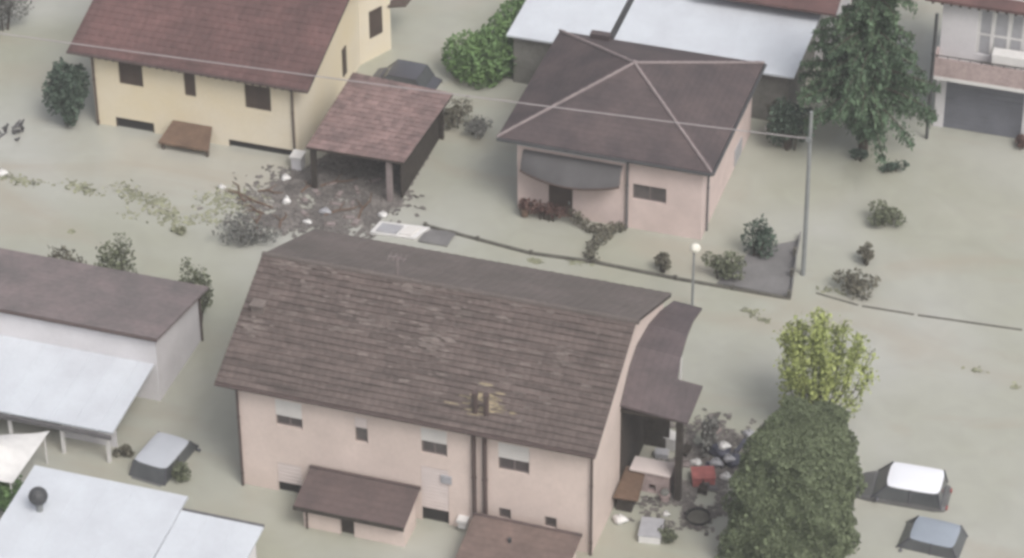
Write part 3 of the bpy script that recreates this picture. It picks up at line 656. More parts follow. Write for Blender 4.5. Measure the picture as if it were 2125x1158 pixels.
# ------------------------------------------------------------------ cars (only cabin and bonnet stand above the water)
def car(label, loc, rz, paint, L=3.9, Wd=1.62, H=1.5, cab=(-1.55,0.95), slope=(0.28,0.62), muddy=True, wet=True):
    r = thing("parked_car", loc, label, "car", "flooded cars", rz)
    bh = H*0.60; hl = L/2; hw = Wd/2
    def ring(x, w, z0, z1): return [(x,-w,z0),(x,-w*1.02,(z0+z1)/2),(x,-w*.95,z1-.05),(x,-w*.82,z1),(x,w*.82,z1),(x,w*.95,z1-.05),(x,w*1.02,(z0+z1)/2),(x,w,z0)]
    mb = MB(); secs = [(-hl,.72,.35,bh-.22),(-hl+.10,.9,.28,bh-.06),(-hl+.5,1,.25,bh),(0,1,.25,bh),(cab[1]+.1,1,.25,bh),(hl-.45,.97,.25,bh-.10),(hl-.12,.86,.28,bh-.22),(hl,.66,.35,bh-.34)]
    rings = [ring(x,hw*w,z0,z1) for x,w,z0,z1 in secs]; i0 = 0
    for q in rings: mb.v += q
    for a in range(len(rings)-1):
        for k in range(8): mb.f.append((a*8+k, (a+1)*8+k, (a+1)*8+(k+1)%8, a*8+(k+1)%8))
    mb.f.append(tuple(range(8))); mb.f.append(tuple((len(rings)-1)*8+k for k in range(7,-1,-1)))
    mb.build("body", MT['carmud'] if muddy else MT[paint], r, world=False, smooth=False)
    # glasshouse
    b0, b1 = cab; t0, t1 = b0+slope[0], b1-slope[1]; bw, tw = hw*.93, hw*.83; zt = H-.05
    mb = MB(); P = [(b0,-bw,bh-.02),(b1,-bw,bh-.02),(b1,bw,bh-.02),(b0,bw,bh-.02),(t0,-tw,zt),(t1,-tw,zt),(t1,tw,zt),(t0,tw,zt)]
    mb.v += P; mb.f += [(0,1,5,4),(1,2,6,5),(2,3,7,6),(3,0,4,7),(4,5,6,7)]
    mb.build("windows", MT['carglass'], r, world=False)
    # roof panel, domed
    def rf(u, v):
        x = t0-.05+(t1-t0+.10)*u; y = (-tw-.03)+(2*tw+.06)*v
        cu = (2*u-1); cv = (2*v-1)
        rnd = 1-0.09*abs(cv)**4
        xm = (t0+t1)/2; x = xm+(x-xm)*rnd
        return (x, y*(1-0.05*abs(cu)**4), zt+.02+.06*(1-cu**4)*(1-cv**4))
    mb = MB().grid(rf,10,10)
    def rb(u, v): p = rf(u,v); return (p[0],p[1],zt-.03)
    ed = [(k/10,0) for k in range(10)]+[(1,k/10) for k in range(10)]+[(1-k/10,1) for k in range(10)]+[(0,1-k/10) for k in range(10)]
    for k in range(40):
        a, b_ = ed[k], ed[(k+1)%40]; mb.face(rb(*a), rb(*b_), rf(*b_), rf(*a))
    mb.build("roof", MT[paint], r, world=False, smooth=False)
    for s in (-1,1):
        for (xa, xb) in ((b0,t0),(b1,t1),((b0+b1)/2-.1,(b0+b1)/2-.12)): MB().tube([(xa,s*(bw+.004),bh-.02),(xb,s*(tw+.010),zt)],0.037,6).build("pillar", MT['cardark'], r, world=False)
    for s in (-1,1):
        MB().ball((b1-.25,s*(hw+.10),bh+.06),(.07,.11,.07),8,6).build("mirror", MT['cardark'], r, world=False)
        MB().box(-hl-.005,-hl+.10,s*hw*.6-.1,s*hw*.6+.1,bh-.30,bh-.12).build("tail_light", MT['redlamp'], r, world=False)
        MB().ball((hl-.12,s*hw*.6,bh-.30),(.14,.16,.08),8,6).build("headlight", MT['greyplastic'], r, world=False)
        for wx in (-hl*.62, hl*.64):
            w_ = MB().tube([(wx,s*(hw-.16),.31),(wx,s*(hw+.01),.31)],0.31,14).build("wheel", MT['rubber'], r, world=False)
    return r
car("white roofed car with dark windows and muddy bonnet in the open water", (18.25,-8.9,-0.76), R(180+2), 'carwhite', 3.75, 1.75, 1.6, (-1.65,1.0), (0.16,0.55))
car("grey hatchback nearly sunk, just below the white car", (19.8,-11.4,-0.90), R(180-3), 'cargrey', 3.3, 1.62, 1.45, (-1.35,1.05), (0.3,0.5))
car("silver car sunk to its windows between the white lean-to roof and the long house", (-9.1,-15.3,-0.86), R(83), 'carsilver', 3.6, 1.65, 1.5, (-1.45,1.15), (0.3,0.45))
car("dark car half hidden behind the carport roof", (-9.5,13.35,-0.75), R(178), 'cardark', 3.6, 1.65, 1.45, (-1.3,0.95), (0.35,0.55), muddy=False)

# ------------------------------------------------------------------ vegetation
def blob_points(c, r, n, rng, shell=0.55):
    out = []
    while len(out) < n:
        p = Vector((rng.uniform(-1,1),rng.uniform(-1,1),rng.uniform(-1,1)))
        q = p.length
        if q > 1 or (q < shell and rng.random() < .7): continue
        out.append((c[0]+p.x*r[0], c[1]+p.y*r[1], c[2]+p.z*r[2]))
    return out
def bush(name, label, cat, loc, size, n, leaf, m, seed, group=None, clumps=7, trunk=True, droop=0.0, flat=1.0):
    """uneven leafy crown made of several clumps, with stems that reach the drowned ground"""
    rng = random.Random(seed); r = thing(name, (loc[0],loc[1],GROUND), label, cat, group)
    mb = MB(); st = MB(); sx, sy, sz = size
    for k in range(clumps):
        a = rng.uniform(0,2*math.pi); q = math.sqrt(rng.random())*.62
        c = (loc[0]+sx*q*math.cos(a), loc[1]+sy*q*math.sin(a), loc[2]+sz*(rng.uniform(.28,.72)))
        f = rng.uniform(.38,.6); cr = (sx*f, sy*f, sz*f*.62*flat)
        for p in blob_points(c, cr, n//clumps, rng): 
            if p[2] > -0.12: mb.leaf(p, leaf*rng.uniform(.6,1.3), rng, droop)
        st.tube([(loc[0]+rng.uniform(-.1,.1),loc[1]+rng.uniform(-.1,.1),GROUND),(loc[0]*.4+c[0]*.6,loc[1]*.4+c[1]*.6,min(c[2],loc[2]+sz*.3)),c],[.05,.035,.015],5)
    mb.build("crown" if trunk else "leaves", MT[m], r); st.build("trunk" if trunk else "stems", MT['bark'], r)
    return r
# fir
def fir():
    rng = random.Random(77); bx, by_ = 11.85, 13.6; Ht = 12.5
    r = thing("fir_tree", (bx,by_,GROUND), "big dark green fir with drooping boughs in front of the white roof, top right", "tree")
    MB().tube([(bx,by_,GROUND),(bx,by_,Ht*.5),(bx,by_,Ht)],[.24,.15,.02],9).build("trunk", MT['bark'], r)
    br = MB(); lf = MB(); z = 1.2
    while z < Ht-.3:
        t = max(0,(z-2.2)/(Ht-2.2)); rad = (3.1*(1-t)**0.9+.12) if z > 2.5 else 0.8+.5*max(0,z-1.8)
        nb = rng.randint(6,8); a0 = rng.uniform(0,6.28)
        for k in range(nb):
            a = a0+k*2*math.pi/nb+rng.uniform(-.3,.3); L_ = rad*rng.choice((.45,.6,.75,.9,1.0,1.18)); dr = rng.uniform(.30,.62)
            pts = []
            for q in range(6):
                s = q/5; pts.append(Vector((bx+math.cos(a)*L_*s, by_+math.sin(a)*L_*s, z+.20*s-dr*L_*.55*s*s)))
            br.tube(pts,[.05,.04,.035,.025,.018,.01],5,False)
            nl = int(95*L_)
            for _ in range(nl):
                s = rng.uniform(.08,1)**.75; i = min(4,int(s*5)); p = pts[i].lerp(pts[i+1], s*5-i)
                side = rng.gauss(0,.15*(1.2-s)*L_*.55+.05)
                p = p+Vector((-math.sin(a)*side, math.cos(a)*side, -abs(rng.gauss(0,.20))))
                if p.z > .1: lf.leaf(p, rng.uniform(.07,.16), rng, 1.5, .38)
            if rng.random() < .35:
                i = rng.randint(2,4); p0 = pts[i]
                for _ in range(26):
                    h = rng.random(); lf.leaf(p0+Vector((rng.gauss(0,.10),rng.gauss(0,.10),-.75*h)), rng.uniform(.06,.13), rng, 2.5, .35)
        z += rng.uniform(.26,.38)
    br.build("branches", MT['bark'], r); lf.build("crown", MT['fir'], r)
fir()
# tall clipped thuja
def thuja():
    rng = random.Random(31); r = thing("conifer_hedge", (14.9,-13.3,GROUND), "tall dense clipped grey-green conifer hedge, bottom right of centre", "hedge")
    x0, x1, y0, y1, Ht = 12.85, 17.1, -15.45, -11.0, 5.35; mb = MB(); core = MB()
    cx, cy = (x0+x1)/2,(y0+y1)/2
    def surf(u, v):
        # u runs evenly round a rounded rectangle, v up the sides and then over the domed top
        q = (u % 1.0)*4; k_ = int(q); w = 2*(q-k_)-1
        px, py = ((w,-1),(1,w),(-w,1),(-1,-w))[k_]
        n6 = (abs(px)**5+abs(py)**5)**.2; px /= n6; py /= n6
        side = min(1, v/.72); z = Ht*side; k = (1-0.05*side-0.10*side**6)*(1 if v <= .72 else 1-(v-.72)/.28)
        if v > .72: z += .45*(1-(1-(v-.72)/.28)**2)-.0
        a = math.atan2(py, px)
        wob = .12*math.sin(5*a+z*1.7)+.10*math.sin(11*a-z*2.3)+.10*math.sin(3.1*z+2*a)+.06*math.sin(17*a+5.3*z)
        X = px*((x1-x0)/2*k+wob*k); Y = py*((y1-y0)/2*k+wob*k)
        if X < 0: X *= 1-.15*side-.42*side*side*max(0,py+.3)
        else: X *= 1-.09*side*side
        z += (.16*math.sin(X*2.9+1)*math.cos(Y*2.3)+.09*math.sin(Y*5)-.30*max(0,-X/2)*max(0,-Y/2.2))*side**3
        return Vector((cx+X, cy+Y, z))
    core.grid(lambda u, v: Vector((cx,cy,0)).lerp(surf(u,v),.93) if v <= .7 else Vector((cx,cy,surf(u,v).z-.4)).lerp(surf(u,v)-Vector((0,0,.4)),.9), 48, 24)
    for _ in range(30000):
        u = rng.random(); v = rng.random() if rng.random() < .75 else .72+.28*(1-math.sqrt(rng.random()))
        p = surf(u,v); d_ = (p-Vector((cx,cy,p.z)));
        clump = math.sin(p.x*4.3+1.3*p.z)*math.sin(p.y*3.9)*math.sin(p.z*3.1+p.x)
        p = p + d_.normalized()*(rng.uniform(-.14,.09)+.20*clump) if d_.length > .01 else p
        mb.leaf(p, rng.uniform(.05,.12), rng, -.4, .5)
    core.build("trunk", MT['hedge'], r); mb.build("crown", MT['hedge'], r)  # the trunk mesh here is the hedge's solid inner core, not a stem
thuja()
# yellow-green shrub tree of upright plumes
def lime_tree():
    rng = random.Random(19); bx, by_ = 14.35,-6.0; r = thing("shrub_tree", (bx,by_,GROUND), "light yellow-green tree of upright plumes behind the conifer hedge", "tree")
    st = MB(); lf = MB()
    for k in range(46):
        a = rng.uniform(0,6.28); q = math.sqrt(rng.random()); ex = 2.0*q*math.cos(a); ey2 = 1.7*q*math.sin(a)
        zt = 2.0+3.1*math.sqrt(max(0,1-.72*q*q))+rng.uniform(-.5,.35)
        tip = Vector((bx+ex,by_+ey2,zt)); base = Vector((bx+ex*.12,by_+ey2*.12,.4)); mid = Vector((bx+ex*.7,by_+ey2*.7,zt*.5))
        st.tube([base,mid,tip],[.03,.02,.01],5,False)
        Ls = rng.uniform(.8,1.5); n_ = rng.randint(110,170)
        for _ in range(n_):
            t = rng.random(); c = tip.lerp(mid, t*Ls*.62); w = .22*math.sin(math.pi*min(.95,t*.8+.2))+.05
            lf.leaf(c+Vector((rng.gauss(0,w*.6),rng.gauss(0,w*.6),rng.gauss(0,.10))), rng.uniform(.05,.11), rng, -.8, .5)
    for p in blob_points((bx,by_,1.7),(1.7,1.5,1.6),3200,rng,.3):
        if math.sin(p[0]*4+p[2])*math.sin(p[1]*4.4)*math.sin(p[2]*3.4) > -.12: lf.leaf(p, rng.uniform(.05,.11), rng, -.5, .5)
    st.tube([(bx,by_,GROUND),(bx,by_,.6)],[.16,.10],8)
    st.build("trunk", MT['bark'], r); lf.build("crown", MT['lime'], r)
lime_tree()
bush("bush", "dark bluish green bush left of the yellow house's corner pipe", "bush", (-22.45,5.6,0), (1.05,1.0,3.3), 2600, .11, 'teal', 1, clumps=12)
# long green hedge left of the white roofs
def hedge_row():
    rng = random.Random(8); r = thing("hedge", (-6.0,16.5,GROUND), "bright green hedge in a curve left of the white sheet roof", "hedge"); mb = MB(); st = MB()
    path = [(-6.75,14.7,2.1,1.25),(-6.0,14.3,2.2,1.35),(-5.7,15.2,2.2,1.4),(-5.5,16.5,2.3,1.25),(-5.3,17.8,2.4,1.2),(-5.0,19.1,2.4,1.1),(-4.8,20.3,2.3,1.1)]
    for x, y, h, w in path:
        for p in blob_points((x,y,h*.5),(w,w*.9,h*.55),1100,rng,.6):
            if p[2] > 0: mb.leaf(p, rng.uniform(.07,.15), rng)
        st.tube([(x,y,GROUND),(x,y,h*.5)],[.08,.03],6)
    mb.build("crown", MT['bright'], r); st.build("trunk", MT['bark'], r)
hedge_row()
bush("bush", "dark rounded bush with a white ball beside it, left of the utility pole", "bush", (8.75,13.0,0), (1.15,1.0,2.5), 2200, .10, 'teal', 5, clumps=9)
bush("bush", "thin dark shrub against the concrete wall at the hip roof's right corner", "bush", (7.6,15.2,0), (.8,.5,1.6), 500, .1, 'dull', 6, clumps=5)
tag(MB().ball((7.55,13.9,.32),.22,10,8).build("ball", MT['whiteplastic']), "white ball afloat beside the dark rounded bush", "ball")
G1 = "small shrubs standing out of the flooded gardens"
for args in (
    ("flat topped olive shrub out in the water right of the utility pole", (14.0,8.6,0), (.95,.8,1.0), 700, 'olive', 11, 6),
    ("sparse star shaped shrub with three muddy tufts above the drowned right hand wall", (13.75,3.4,0), (1.15,.9,.9), 520, 'dull', 12, 6),
    ("small muddy tuft just above the star shaped shrub", (13.8,5.4,0), (.45,.4,1.0), 260, 'dull', 13, 4),
    ("dark tuft under the left side of the fir tree", (11.75,13.0,0), (.45,.4,.6), 240, 'teal', 14, 4),
    ("pair of low dark tufts under the right side of the fir tree", (13.3,12.6,0), (.7,.5,.5), 320, 'teal', 15, 5),
    ("boxy brown-green shrub against the drowned wall before the pink bungalow", (5.8,2.35,0), (.5,.45,1.0), 480, 'dull', 16, 5),
    ("dark green shrub just right of the street lamp", (8.4,2.6,0), (1.0,.6,1.3), 760, 'olive', 17, 6),
    ("feathery dark shrub behind the grey shade net", (9.3,4.4,0), (.9,.7,2.2), 900, 'teal', 18, 7),
    ("grey leafy shrub above the garage roof's back edge", (-14.7,-6.7,0), (1.0,.7,3.7), 1300, 'olive', 19, 7),
    ("dull green shrub at the garage roof's back right corner", (-11.2,-6.9,0), (.8,.5,3.3), 1100, 'olive', 20, 7),
    ("flat dark shrub row at the middle of the garage roof's back edge", (-16.8,-7.0,0), (1.2,.4,3.1), 700, 'dull', 21, 5),
    ("slim green shrub right of the silver car", (-8.1,-16.3,0), (.5,.4,1.1), 340, 'olive', 22, 5),
    ("green leafy shrub under the white gazebo at the left edge", (-13.8,-19.9,0), (1.2,1.3,1.3), 1600, 'bright', 23, 8),
    ("brown shrub by the right edge below the grey garage door", (18.5,16.2,0), (.4,.4,.9), 240, 'flower', 24, 4),
    ("grey sprawling shrub at the long roof's back left corner", (-11.4,-0.6,0), (1.7,1.0,1.1), 700, 'greybush', 25, 8),
    ("dark scrub on the carport's right side", (-6.0,10.6,0), (.9,1.1,1.3), 600, 'dull', 26, 6),
    ("low brown shrub between the carport and the street", (-4.9,10.2,0), (.7,.9,.8), 380, 'greybush', 27, 6),
    ("weedy olive tuft floating in front of the yellow house's porch", (-14.5,-1.0,0), (.45,.4,.35), 180, 'weed', 28, 4),
    ("dim grey tree at the far left edge above the water", (-28.9,12.0,0), (1.8,1.6,3.5), 2200, 'greybush', 29, 10),
    ("dark low scrub beside the silver car's left end", (-10.8,-15.6,0), (.5,.4,.5), 220, 'dull', 30, 4),
    ("grey-green creeper on the right side of the terrace canopy", (10.6,-8.6,0), (.4,.9,1.7), 520, 'greybush', 31, 6),
    ("small olive plant beside the white crate", (10.55,-14.3,0), (.4,.35,.6), 200, 'olive', 32, 4),
): bush("shrub", args[0], "shrub", args[1], args[2], args[3], .085, args[4], args[5], G1, args[6], flat=1.0)
bush("climbing_plant", "reddish brown flowering plant below the grey awning", "plant", (0.15,4.55,0.25), (1.35,.35,.75), 620, .075, 'flower', 41, clumps=8, trunk=False)
# trailing hedge from the bungalow's step down to the wall
rng = random.Random(44); hd = thing("low_hedge", (2.6,4.0,GROUND), "withered low hedge bending from the bungalow's steps to the drowned wall", "hedge"); mb = MB(); st = MB()
path = [(1.3,4.6,.5),(1.7,4.45,.35),(2.1,4.3,.22),(2.5,4.25,.2),(3.0,4.5,.25),(3.3,4.7,.2),(2.9,4.0,.2),(2.75,3.5,.2),(2.6,3.0,.2),(2.6,2.5,.15),(2.85,2.15,.1)]
for x, y, z in path:
    for p in blob_points((x,y,z),(.34,.28,.26),80,rng,.3):
        if p[2] > 0: mb.leaf(p, rng.uniform(.04,.1), rng)
    st.tube([(x,y,GROUND),(x,y,z)],[.03,.015],5)
mb.build("leaves", MT['dull'], hd); st.build("stems", MT['bark'], hd)
fp = thing("flower_pot", (-0.85,4.5,0.2), "brown flower pot with a plant at the left end under the awning", "flower pot")
MB().tube([(-.85,4.5,.1),(-.85,4.5,.5)],[.16,.22],10).build("pot", MT['brown'], fp)
mb = MB()
for p in blob_points((-.85,4.5,.68),(.3,.26,.26),160,rng,.2): mb.leaf(p, .07, rng)
mb.build("leaves", MT['flower'], fp)

# ------------------------------------------------------------------ drifted litter
def inside(p, poly):
    c = False; k = len(poly)
    for i in range(k):
        x0, y0 = poly[i]; x1, y1 = poly[i-1]
        if (y0 > p[1]) != (y1 > p[1]) and p[0] < (x1-x0)*(p[1]-y0)/(y1-y0)+x0: c = not c
    return c
rng = random.Random(60); mb = MB()
poly = [(-12.0,3.2),(-11.2,4.9),(-9.8,9.0),(-6.4,9.0),(-6.3,4.6),(-6.75,2.6),(-7.2,.9),(-9.6,.9),(-11.1,.8),(-12.3,2.0)]
k = 0
def near(p):
    return min(math.hypot(p[0]-q[0], p[1]-q[1]) for q in [Vector(a).lerp(Vector(b_), t/6) for a, b_ in zip(poly, poly[1:]+poly[:1]) for t in range(6)])
while k < 7500:
    p = (rng.uniform(-14.5,-5.2),rng.uniform(-.6,9.5))
    if not inside(p, poly) and (p[1] > 5 or rng.random() > math.exp(-near(p)/.38)*(.75 if p[0] < -10 else .35)): continue
    if math.sin(p[0]*2.3)*math.sin(p[1]*1.9+p[0]) > .45 and rng.random() < .8 and p[1] < 3.6: continue
    a = rng.uniform(.04,.16); w = rng.uniform(.03,.10); t = rng.uniform(0,3.14); z = rng.uniform(.008,.04)
    u = Vector((math.cos(t)*a,math.sin(t)*a,rng.uniform(-.02,.02))); v = Vector((-math.sin(t)*w,math.cos(t)*w,rng.uniform(-.02,.02))); c = Vector((p[0],p[1],z))
    mb.face(c-u-v,c+u-v,c+u+v,c-u+v); k += 1
tag(mb.build("floating_litter", MT['chips']), "raft of dark drifted litter under and in front of the carport", None, None, 'stuff')
mb = MB()
for (cx, cy, sx, sy, k_) in ((-18,1.3,.5,.35,60),(-17.2,1.0,.5,.3,60),(-16.3,1.0,.4,.3,60),(-15.7,.3,.6,.3,80),(-14.9,-.2,.6,.3,60),(-17.1,-.3,.3,.2,20),(-13.0,2.4,.9,.35,110),(-12.9,1.5,.8,.3,70),(-13.8,.4,.5,.3,40),(-14.2,1.8,.5,.3,40),(-22.6,.7,.7,.2,90),(-20.1,1.1,.6,.2,50),(-19.6,.8,.5,.15,50),(.5,1.5,.25,.1,40),(2.2,2.0,.3,.1,40),(10.1,.7,.35,.15,40),(10.6,.3,.3,.1,20),(19.6,-.5,.2,.1,14),(21.2,-1.2,.15,.15,14),(12.9,3.1,.4,.15,30),(-18.9,-2.2,.1,.08,10)):
    for _ in range(k_):
        c = Vector((rng.gauss(cx,sx*.75),rng.gauss(cy,sy*.9),rng.uniform(.01,.04))); t = rng.uniform(0,3.14); a = rng.uniform(.03,.11)
        u = Vector((math.cos(t)*a,math.sin(t)*a,0)); v = Vector((-math.sin(t)*a*.5,math.cos(t)*a*.5,.02)); mb.face(c-u-v,c+u-v,c+u+v,c-u+v)
tag(mb.build("floating_weed", MT['weed']), "thin patches of weed drifting on the flood water", None, None, 'stuff')
mb = MB(); rng = random.Random(71); k = 0
while k < 1500:
    p = (rng.gauss(10.7,1.0), rng.gauss(-9.8,1.9))
    if p[0] < 8.9 or p[0] > 12.6 or not (-13.6 < p[1] < -6.2): continue
    if math.sin(p[0]*3.1+1)*math.sin(p[1]*2.6) < -.25: continue
    a = rng.uniform(.04,.17); w = rng.uniform(.03,.10); t = rng.uniform(0,3.14); c = Vector((p[0],p[1],rng.uniform(.01,.05)))
    u = Vector((math.cos(t)*a,math.sin(t)*a,rng.uniform(-.02,.02))); v = Vector((-math.sin(t)*w,math.cos(t)*w,rng.uniform(-.02,.02))); mb.face(c-u-v,c+u-v,c+u+v,c-u+v); k += 1
tag(mb.build("floating_litter", MT['chips']), "grey litter drifting between the terrace canopy and the conifer hedge", None, None, 'stuff')
def box_item(name, label, cat, c, s, m, rz=0.0, lid=None, tilt=0.0):
    r = thing(name, c, label, cat, None, rz); r.rotation_euler = (tilt,0,rz)
    a, b_, h = s[0]/2, s[1]/2, s[2]
    mb = MB().box(-a,a,-b_,b_,-.25,h-.04); mb.build("body", MT[m], r, world=False)
    MB().box(-a-.025,a+.025,-b_-.025,b_+.025,h-.037,h).build("lid", MT[lid or m], r, world=False)
    return r
def sack(name, label, cat, c, s, m, seed):
    rng = random.Random(seed); r = thing(name, c, label, cat)
    def f(u, v):
        t = math.pi*v; a = 2*math.pi*u; q = 1+.16*math.sin(3*a+seed)+.12*math.sin(5*t+a*2)
        return (s[0]*math.sin(t)*math.cos(a)*q, s[1]*math.sin(t)*math.sin(a)*q, -s[2]*.25+s[2]*(1-math.cos(t))*.55)
    MB().grid(f,18,10).build("bag", MT[m], r, world=False, smooth=True)
    MB().tube([(0,0,s[2]*.8),(.03,.02,s[2]*1.0)],[.05,.08],7).build("knot", MT[m], r, world=False)
    return r
sack("plastic_bag", "round white bag at the litter's upper left edge by the gate pillar", "bag", (-11.65,4.2,.02), (.2,.18,.25), 'whiteplastic', 1)
sack("plastic_bag", "upright white bag at the litter raft's left edge", "bag", (-10.95,2.5,.02), (.17,.2,.32), 'whiteplastic', 2)
sack("plastic_bag", "pale crumpled bag among the litter left of the carport post", "bag", (-9.1,2.3,.02), (.26,.18,.22), 'greyplastic', 3)
sack("plastic_bag", "small pale bag below the crumpled one, near the long roof's ridge", "bag", (-9.55,1.35,.02), (.2,.13,.15), 'whiteplastic', 4)
sack("plastic_bag", "white bag at the foot of the carport post", "bag", (-6.65,2.75,.02), (.2,.18,.22), 'whiteplastic', 5)
sack("plastic_bag", "white speck of a bag at the left edge of the flood", "bag", (-23.6,.9,.02), (.24,.2,.25), 'whiteplastic', 6)
sack("plastic_bag", "small pale bag among weed left of the litter raft", "bag", (-14.05,2.75,.02), (.16,.12,.15), 'whiteplastic', 7)
rng = random.Random(3)
for i, (x, y) in enumerate(((-9.6,4.4),(-8.2,3.2),(-8.9,3.0),(-7.9,5.2),(-9.9,1.9),(-8.6,1.5),(-9.0,3.7),(-8.0,2.2),(-10.3,2.9),(-7.6,1.9),(-8.4,4.3),(-10.0,3.6))):
    r = thing("scrap_board", (x,y,.05), "small grey scrap board lying on the dark litter raft by the carport", "board", "scrap boards in the litter", rng.uniform(0,3))
    a, b_ = rng.uniform(.12,.3), rng.uniform(.05,.12)
    MB().box(-a,a,-b_,b_,-.02,.04).build("plank", MT['postm'], r, world=False); MB().box(-a*.8,-a*.6,-b_-.01,b_+.01,.04,.06).build("batten", MT['wood'], r, world=False)
rng = random.Random(23)
for x, y in ((-12.6,2.3),(-12.1,1.6),(-11.6,.9),(-10.6,1.2),(-9.3,4.6),(-8.4,2.6),(-11.9,3.0),(-13.2,2.7),(-7.6,3.2),(-10.4,3.9)):
    r = thing("driftwood_branch", (x,y,.03), "thin brown branch lodged in or beside the dark litter raft by the carport", "branch", "branches lodged in the litter", rng.uniform(0,3.1))
    L_ = rng.uniform(.5,1.3)
    MB().tube([(-L_,0,0),(-L_*.3,.08,.05),(L_*.4,-.05,.06),(L_,.1,.02)],[.05,.045,.035,.015],6).build("limb", MT['brown'], r, world=False)
    MB().tube([(-L_*.2,.06,.05),(L_*.1,.35,.12),(L_*.3,.55,.08)],[.03,.02,.01],5).build("twig", MT['brown'], r, world=False)
pl = thing("pallet_sheets", (-5.55,1.9,0.0), "stack of white sheets floating at the carport post's foot", "sheets")
MB().slab((-6.72,1.32,.14),(-4.75,1.45,.14),(-4.4,2.4,.14),(-6.6,2.2,.14),.12).build("lower_sheet", MT['whiteplastic'], pl)
MB().slab((-6.5,1.42,.20),(-5.6,1.46,.20),(-5.5,2.1,.20),(-6.42,2.05,.20),.055).build("upper_sheet", MT['greyplastic'], pl)
MB().slab((-5.45,1.5,.22),(-4.95,1.52,.21),(-4.75,2.15,.21),(-5.3,2.1,.22),.075).build("side_sheet", MT['shutter'], pl)
tp = thing("grey_tarp", (-4.0,2.1,0.0), "dark grey tarp between the white sheets and the drowned garden wall", "tarp")
MB().grid(lambda u, v: (-4.6+1.3*u+.1*v, 1.4+1.15*v+.03*math.sin(9*u), .05+.04*math.sin(6*u+4*v)), 12, 12).build("sheet", MT['tarp'], tp, smooth=True)
MB().tube([(-4.6,1.4,.05),(-3.3,1.4,.05)],.03,5).build("hem", MT['tarp'], tp)

# clutter round the terrace
rng = random.Random(90)
for i in range(16):
    x, y = rng.uniform(9.0,11.9), rng.uniform(-11.2,-7.4)
    if 8.8 < x < 10.1 and -11.9 < y < -10.9: continue
    r = thing("wreckage_piece", (x,y,.02), "small broken plank piece jammed in the wreckage beside the terrace post", "wreckage", "broken pieces beside the terrace", rng.uniform(0,3))
    m_ = rng.choice(('darkwood','brown','postm','pinkbrick','greypipe','blueplastic')); a, b_, h = rng.uniform(.15,.5), rng.uniform(.06,.2), rng.uniform(.06,.3)
    MB().slab((-a,-b_,h),(a,-b_*.7,h*.6),(a*.9,b_,h*.7),(-a*.8,b_,h*1.1),h*.5+.1).build("plank", MT[m_], r, world=False)
    MB().tube([(-a*.6,0,h*.6),(a*.7,b_*.3,h+.12)],.03,5).build("rod", MT[m_], r, world=False)
br_ = thing("brown_hut", (8.5,-12.4,GROUND), "small brown flat roofed hut against the long house's right corner", "hut")
MB().slab((8.2,-13.35,.80),(9.15,-13.25,.78),(8.95,-11.5,.86),(8.2,-11.5,.88),.06).build("roof", MT['brown'], br_)
MB().box(8.25,8.85,-13.1,-11.6,GROUND,.72).build("wall", MT['darkwood'], br_)
wl = thing("oven", (9.35,-11.6,GROUND), "pink brick outdoor oven with a dark arched mouth under the canopy's front edge", "oven")
mb = MB(); wall_front(mb, 8.85, 9.95, -11.75, GROUND, .95, [(9.12,9.42,.08,.42)], .4); mb.box(8.85,9.95,-11.34,-11.0,GROUND,.95); mb.face((8.85,-11.75,.95),(9.95,-11.75,.95),(9.95,-11.34,.95),(8.85,-11.34,.95)); mb.face((9.95,-11.75,GROUND),(9.95,-11.34,GROUND),(9.95,-11.34,.95),(9.95,-11.75,.95)); mb.face((8.85,-11.75,GROUND),(8.85,-11.75,.95),(8.85,-11.34,.95),(8.85,-11.34,GROUND))
mb.build("brickwork", MT['pinkbrick'], wl); MB().box(8.4,10.0,-11.82,-11.0,.953,1.03).build("shelf", MT['pinkshutter'], wl); MB().box(9.10,9.44,-11.40,-11.36,.05,.45).build("mouth", MT['hollow'], wl)
box_item("crate", "white crate with a grey panel, afloat below the brick oven", "crate", (9.9,-14.1,.02), (.8,1.05,.35), 'whiteplastic', R(8), 'greyplastic')
tb_ = thing("tub", (11.35,-12.75,-.1), "round black tub floating left of the conifer hedge", "tub")
MB().tube([(0,0,-.1),(0,0,.28)],[.32,.45],16,False).tube([(0,0,.26),(0,0,.32)],[.48,.48],16,False).build("shell", MT['blackplastic'], tb_, world=False)
MB().tube([(0,0,.20),(0,0,.22)],[.42,.42],16).build("contents", MT['darkconc'], tb_, world=False)
MB().tube([(-.48,0,.25),(-.56,0,.3),(-.48,.1,.25)],.03,5).build("handle", MT['blackplastic'], tb_, world=False)
box_item("red_bin", "faded red box drifting between the terrace and the conifer hedge", "box", (10.95,-10.5,.02), (.85,.7,.42), 'redplastic', R(20))
sack("rubbish_bag", "dark blue bag in the pile behind the red box", "bag", (11.15,-8.7,.02), (.42,.38,.55), 'blueplastic', 11)
sack("rubbish_bag", "dark blue bag leaning on the hedge side of the pile", "bag", (11.75,-9.1,.02), (.36,.34,.45), 'blueplastic', 12)
sack("rubbish_bag", "pale bag on top of the blue bags behind the red box", "bag", (11.3,-8.75,.42), (.24,.2,.24), 'whiteplastic', 13)
sack("rubbish_bag", "pale bag on the right of the blue bag pile", "bag", (11.65,-9.35,.35), (.22,.2,.22), 'greyplastic', 14)
sack("rubbish_bag", "pale bag low in front of the blue bag pile", "bag", (11.2,-9.45,.1), (.26,.22,.25), 'greyplastic', 15)
sack("rubbish_bag", "white bag at the red box's right corner by the hedge", "bag", (11.75,-10.1,.05), (.22,.18,.25), 'whiteplastic', 16)
sack("rubbish_bag", "pale bag at the red box's left corner by the terrace post", "bag", (10.45,-9.6,.05), (.22,.18,.22), 'whiteplastic', 17)
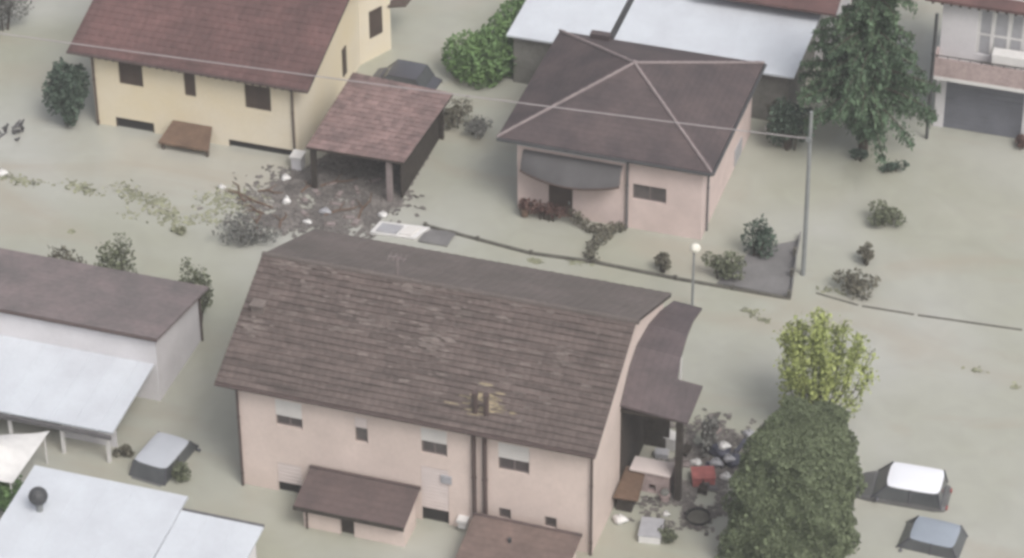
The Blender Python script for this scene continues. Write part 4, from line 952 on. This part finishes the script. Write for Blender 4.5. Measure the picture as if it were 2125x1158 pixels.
sack("rubbish_bag", "pale bag by the hedge's upper left edge", "bag", (11.95,-7.3,.05), (.22,.2,.25), 'greyplastic', 18)
sack("rubbish_bag", "long white bag under the small brown hut's front edge", "bag", (8.6,-13.75,.05), (.28,.2,.28), 'whiteplastic', 19)
sack("rubbish_bag", "small white bag between the oven and the crate", "bag", (10.15,-12.9,.05), (.14,.12,.18), 'whiteplastic', 20)
box_item("white_box", "white box afloat in the shade under the canopy", "box", (9.1,-8.75,.25), (.75,.5,.30), 'whiteplastic', R(-15))
box_item("white_box", "smaller grey-lidded box in front of the one under the canopy", "box", (9.05,-9.5,.05), (.5,.35,.2), 'greyplastic', R(10))
pt_ = thing("plant_pot", (9.85,-12.0,-.05), "pale round pot in front of the brick oven's right side", "pot")
MB().tube([(0,0,-.1),(0,0,.35)],[.15,.22],12).build("pot", MT['pinkbrick'], pt_, world=False); MB().ball((0,0,.42),(.18,.18,.14),10,7).build("plant", MT['greybush'], pt_, world=False)
dr = thing("driftwood", (-24.6,4.1,0), "dark upright driftwood clump in the water at the left edge", "driftwood")
mb = MB(); rng = random.Random(9)
for k in range(14):
    a = Vector((rng.gauss(-.1,.25),rng.gauss(.3,.5),-.1)); d_ = Vector((rng.gauss(.2,.25),rng.gauss(-.5,.4),rng.uniform(.2,.7))); mb.tube([a,a+d_*.6,a+d_],[.09,.06,.03],6)
mb.build("branches", MT['greypipe'], dr, world=False)

# ------------------------------------------------------------------ thin mist in the damp air
hz = bpy.data.materials.new("haze"); hz.use_nodes = True; n = hz.node_tree.nodes; n.clear()
o_ = n.new("ShaderNodeOutputMaterial"); v_ = n.new("ShaderNodeVolumePrincipled")
v_.inputs["Color"].default_value = (0.92,0.93,0.95,1); v_.inputs["Density"].default_value = 0.0006; v_.inputs["Anisotropy"].default_value = 0.0
hz.node_tree.links.new(v_.outputs[0], o_.inputs["Volume"])
h_ = MB().box(-205,205,-195,215,GROUND-1.0,80.0).build("haze", hz)
h_['kind'] = 'stuff'; h_['label'] = "thin pale mist in the damp air over the flooded village"
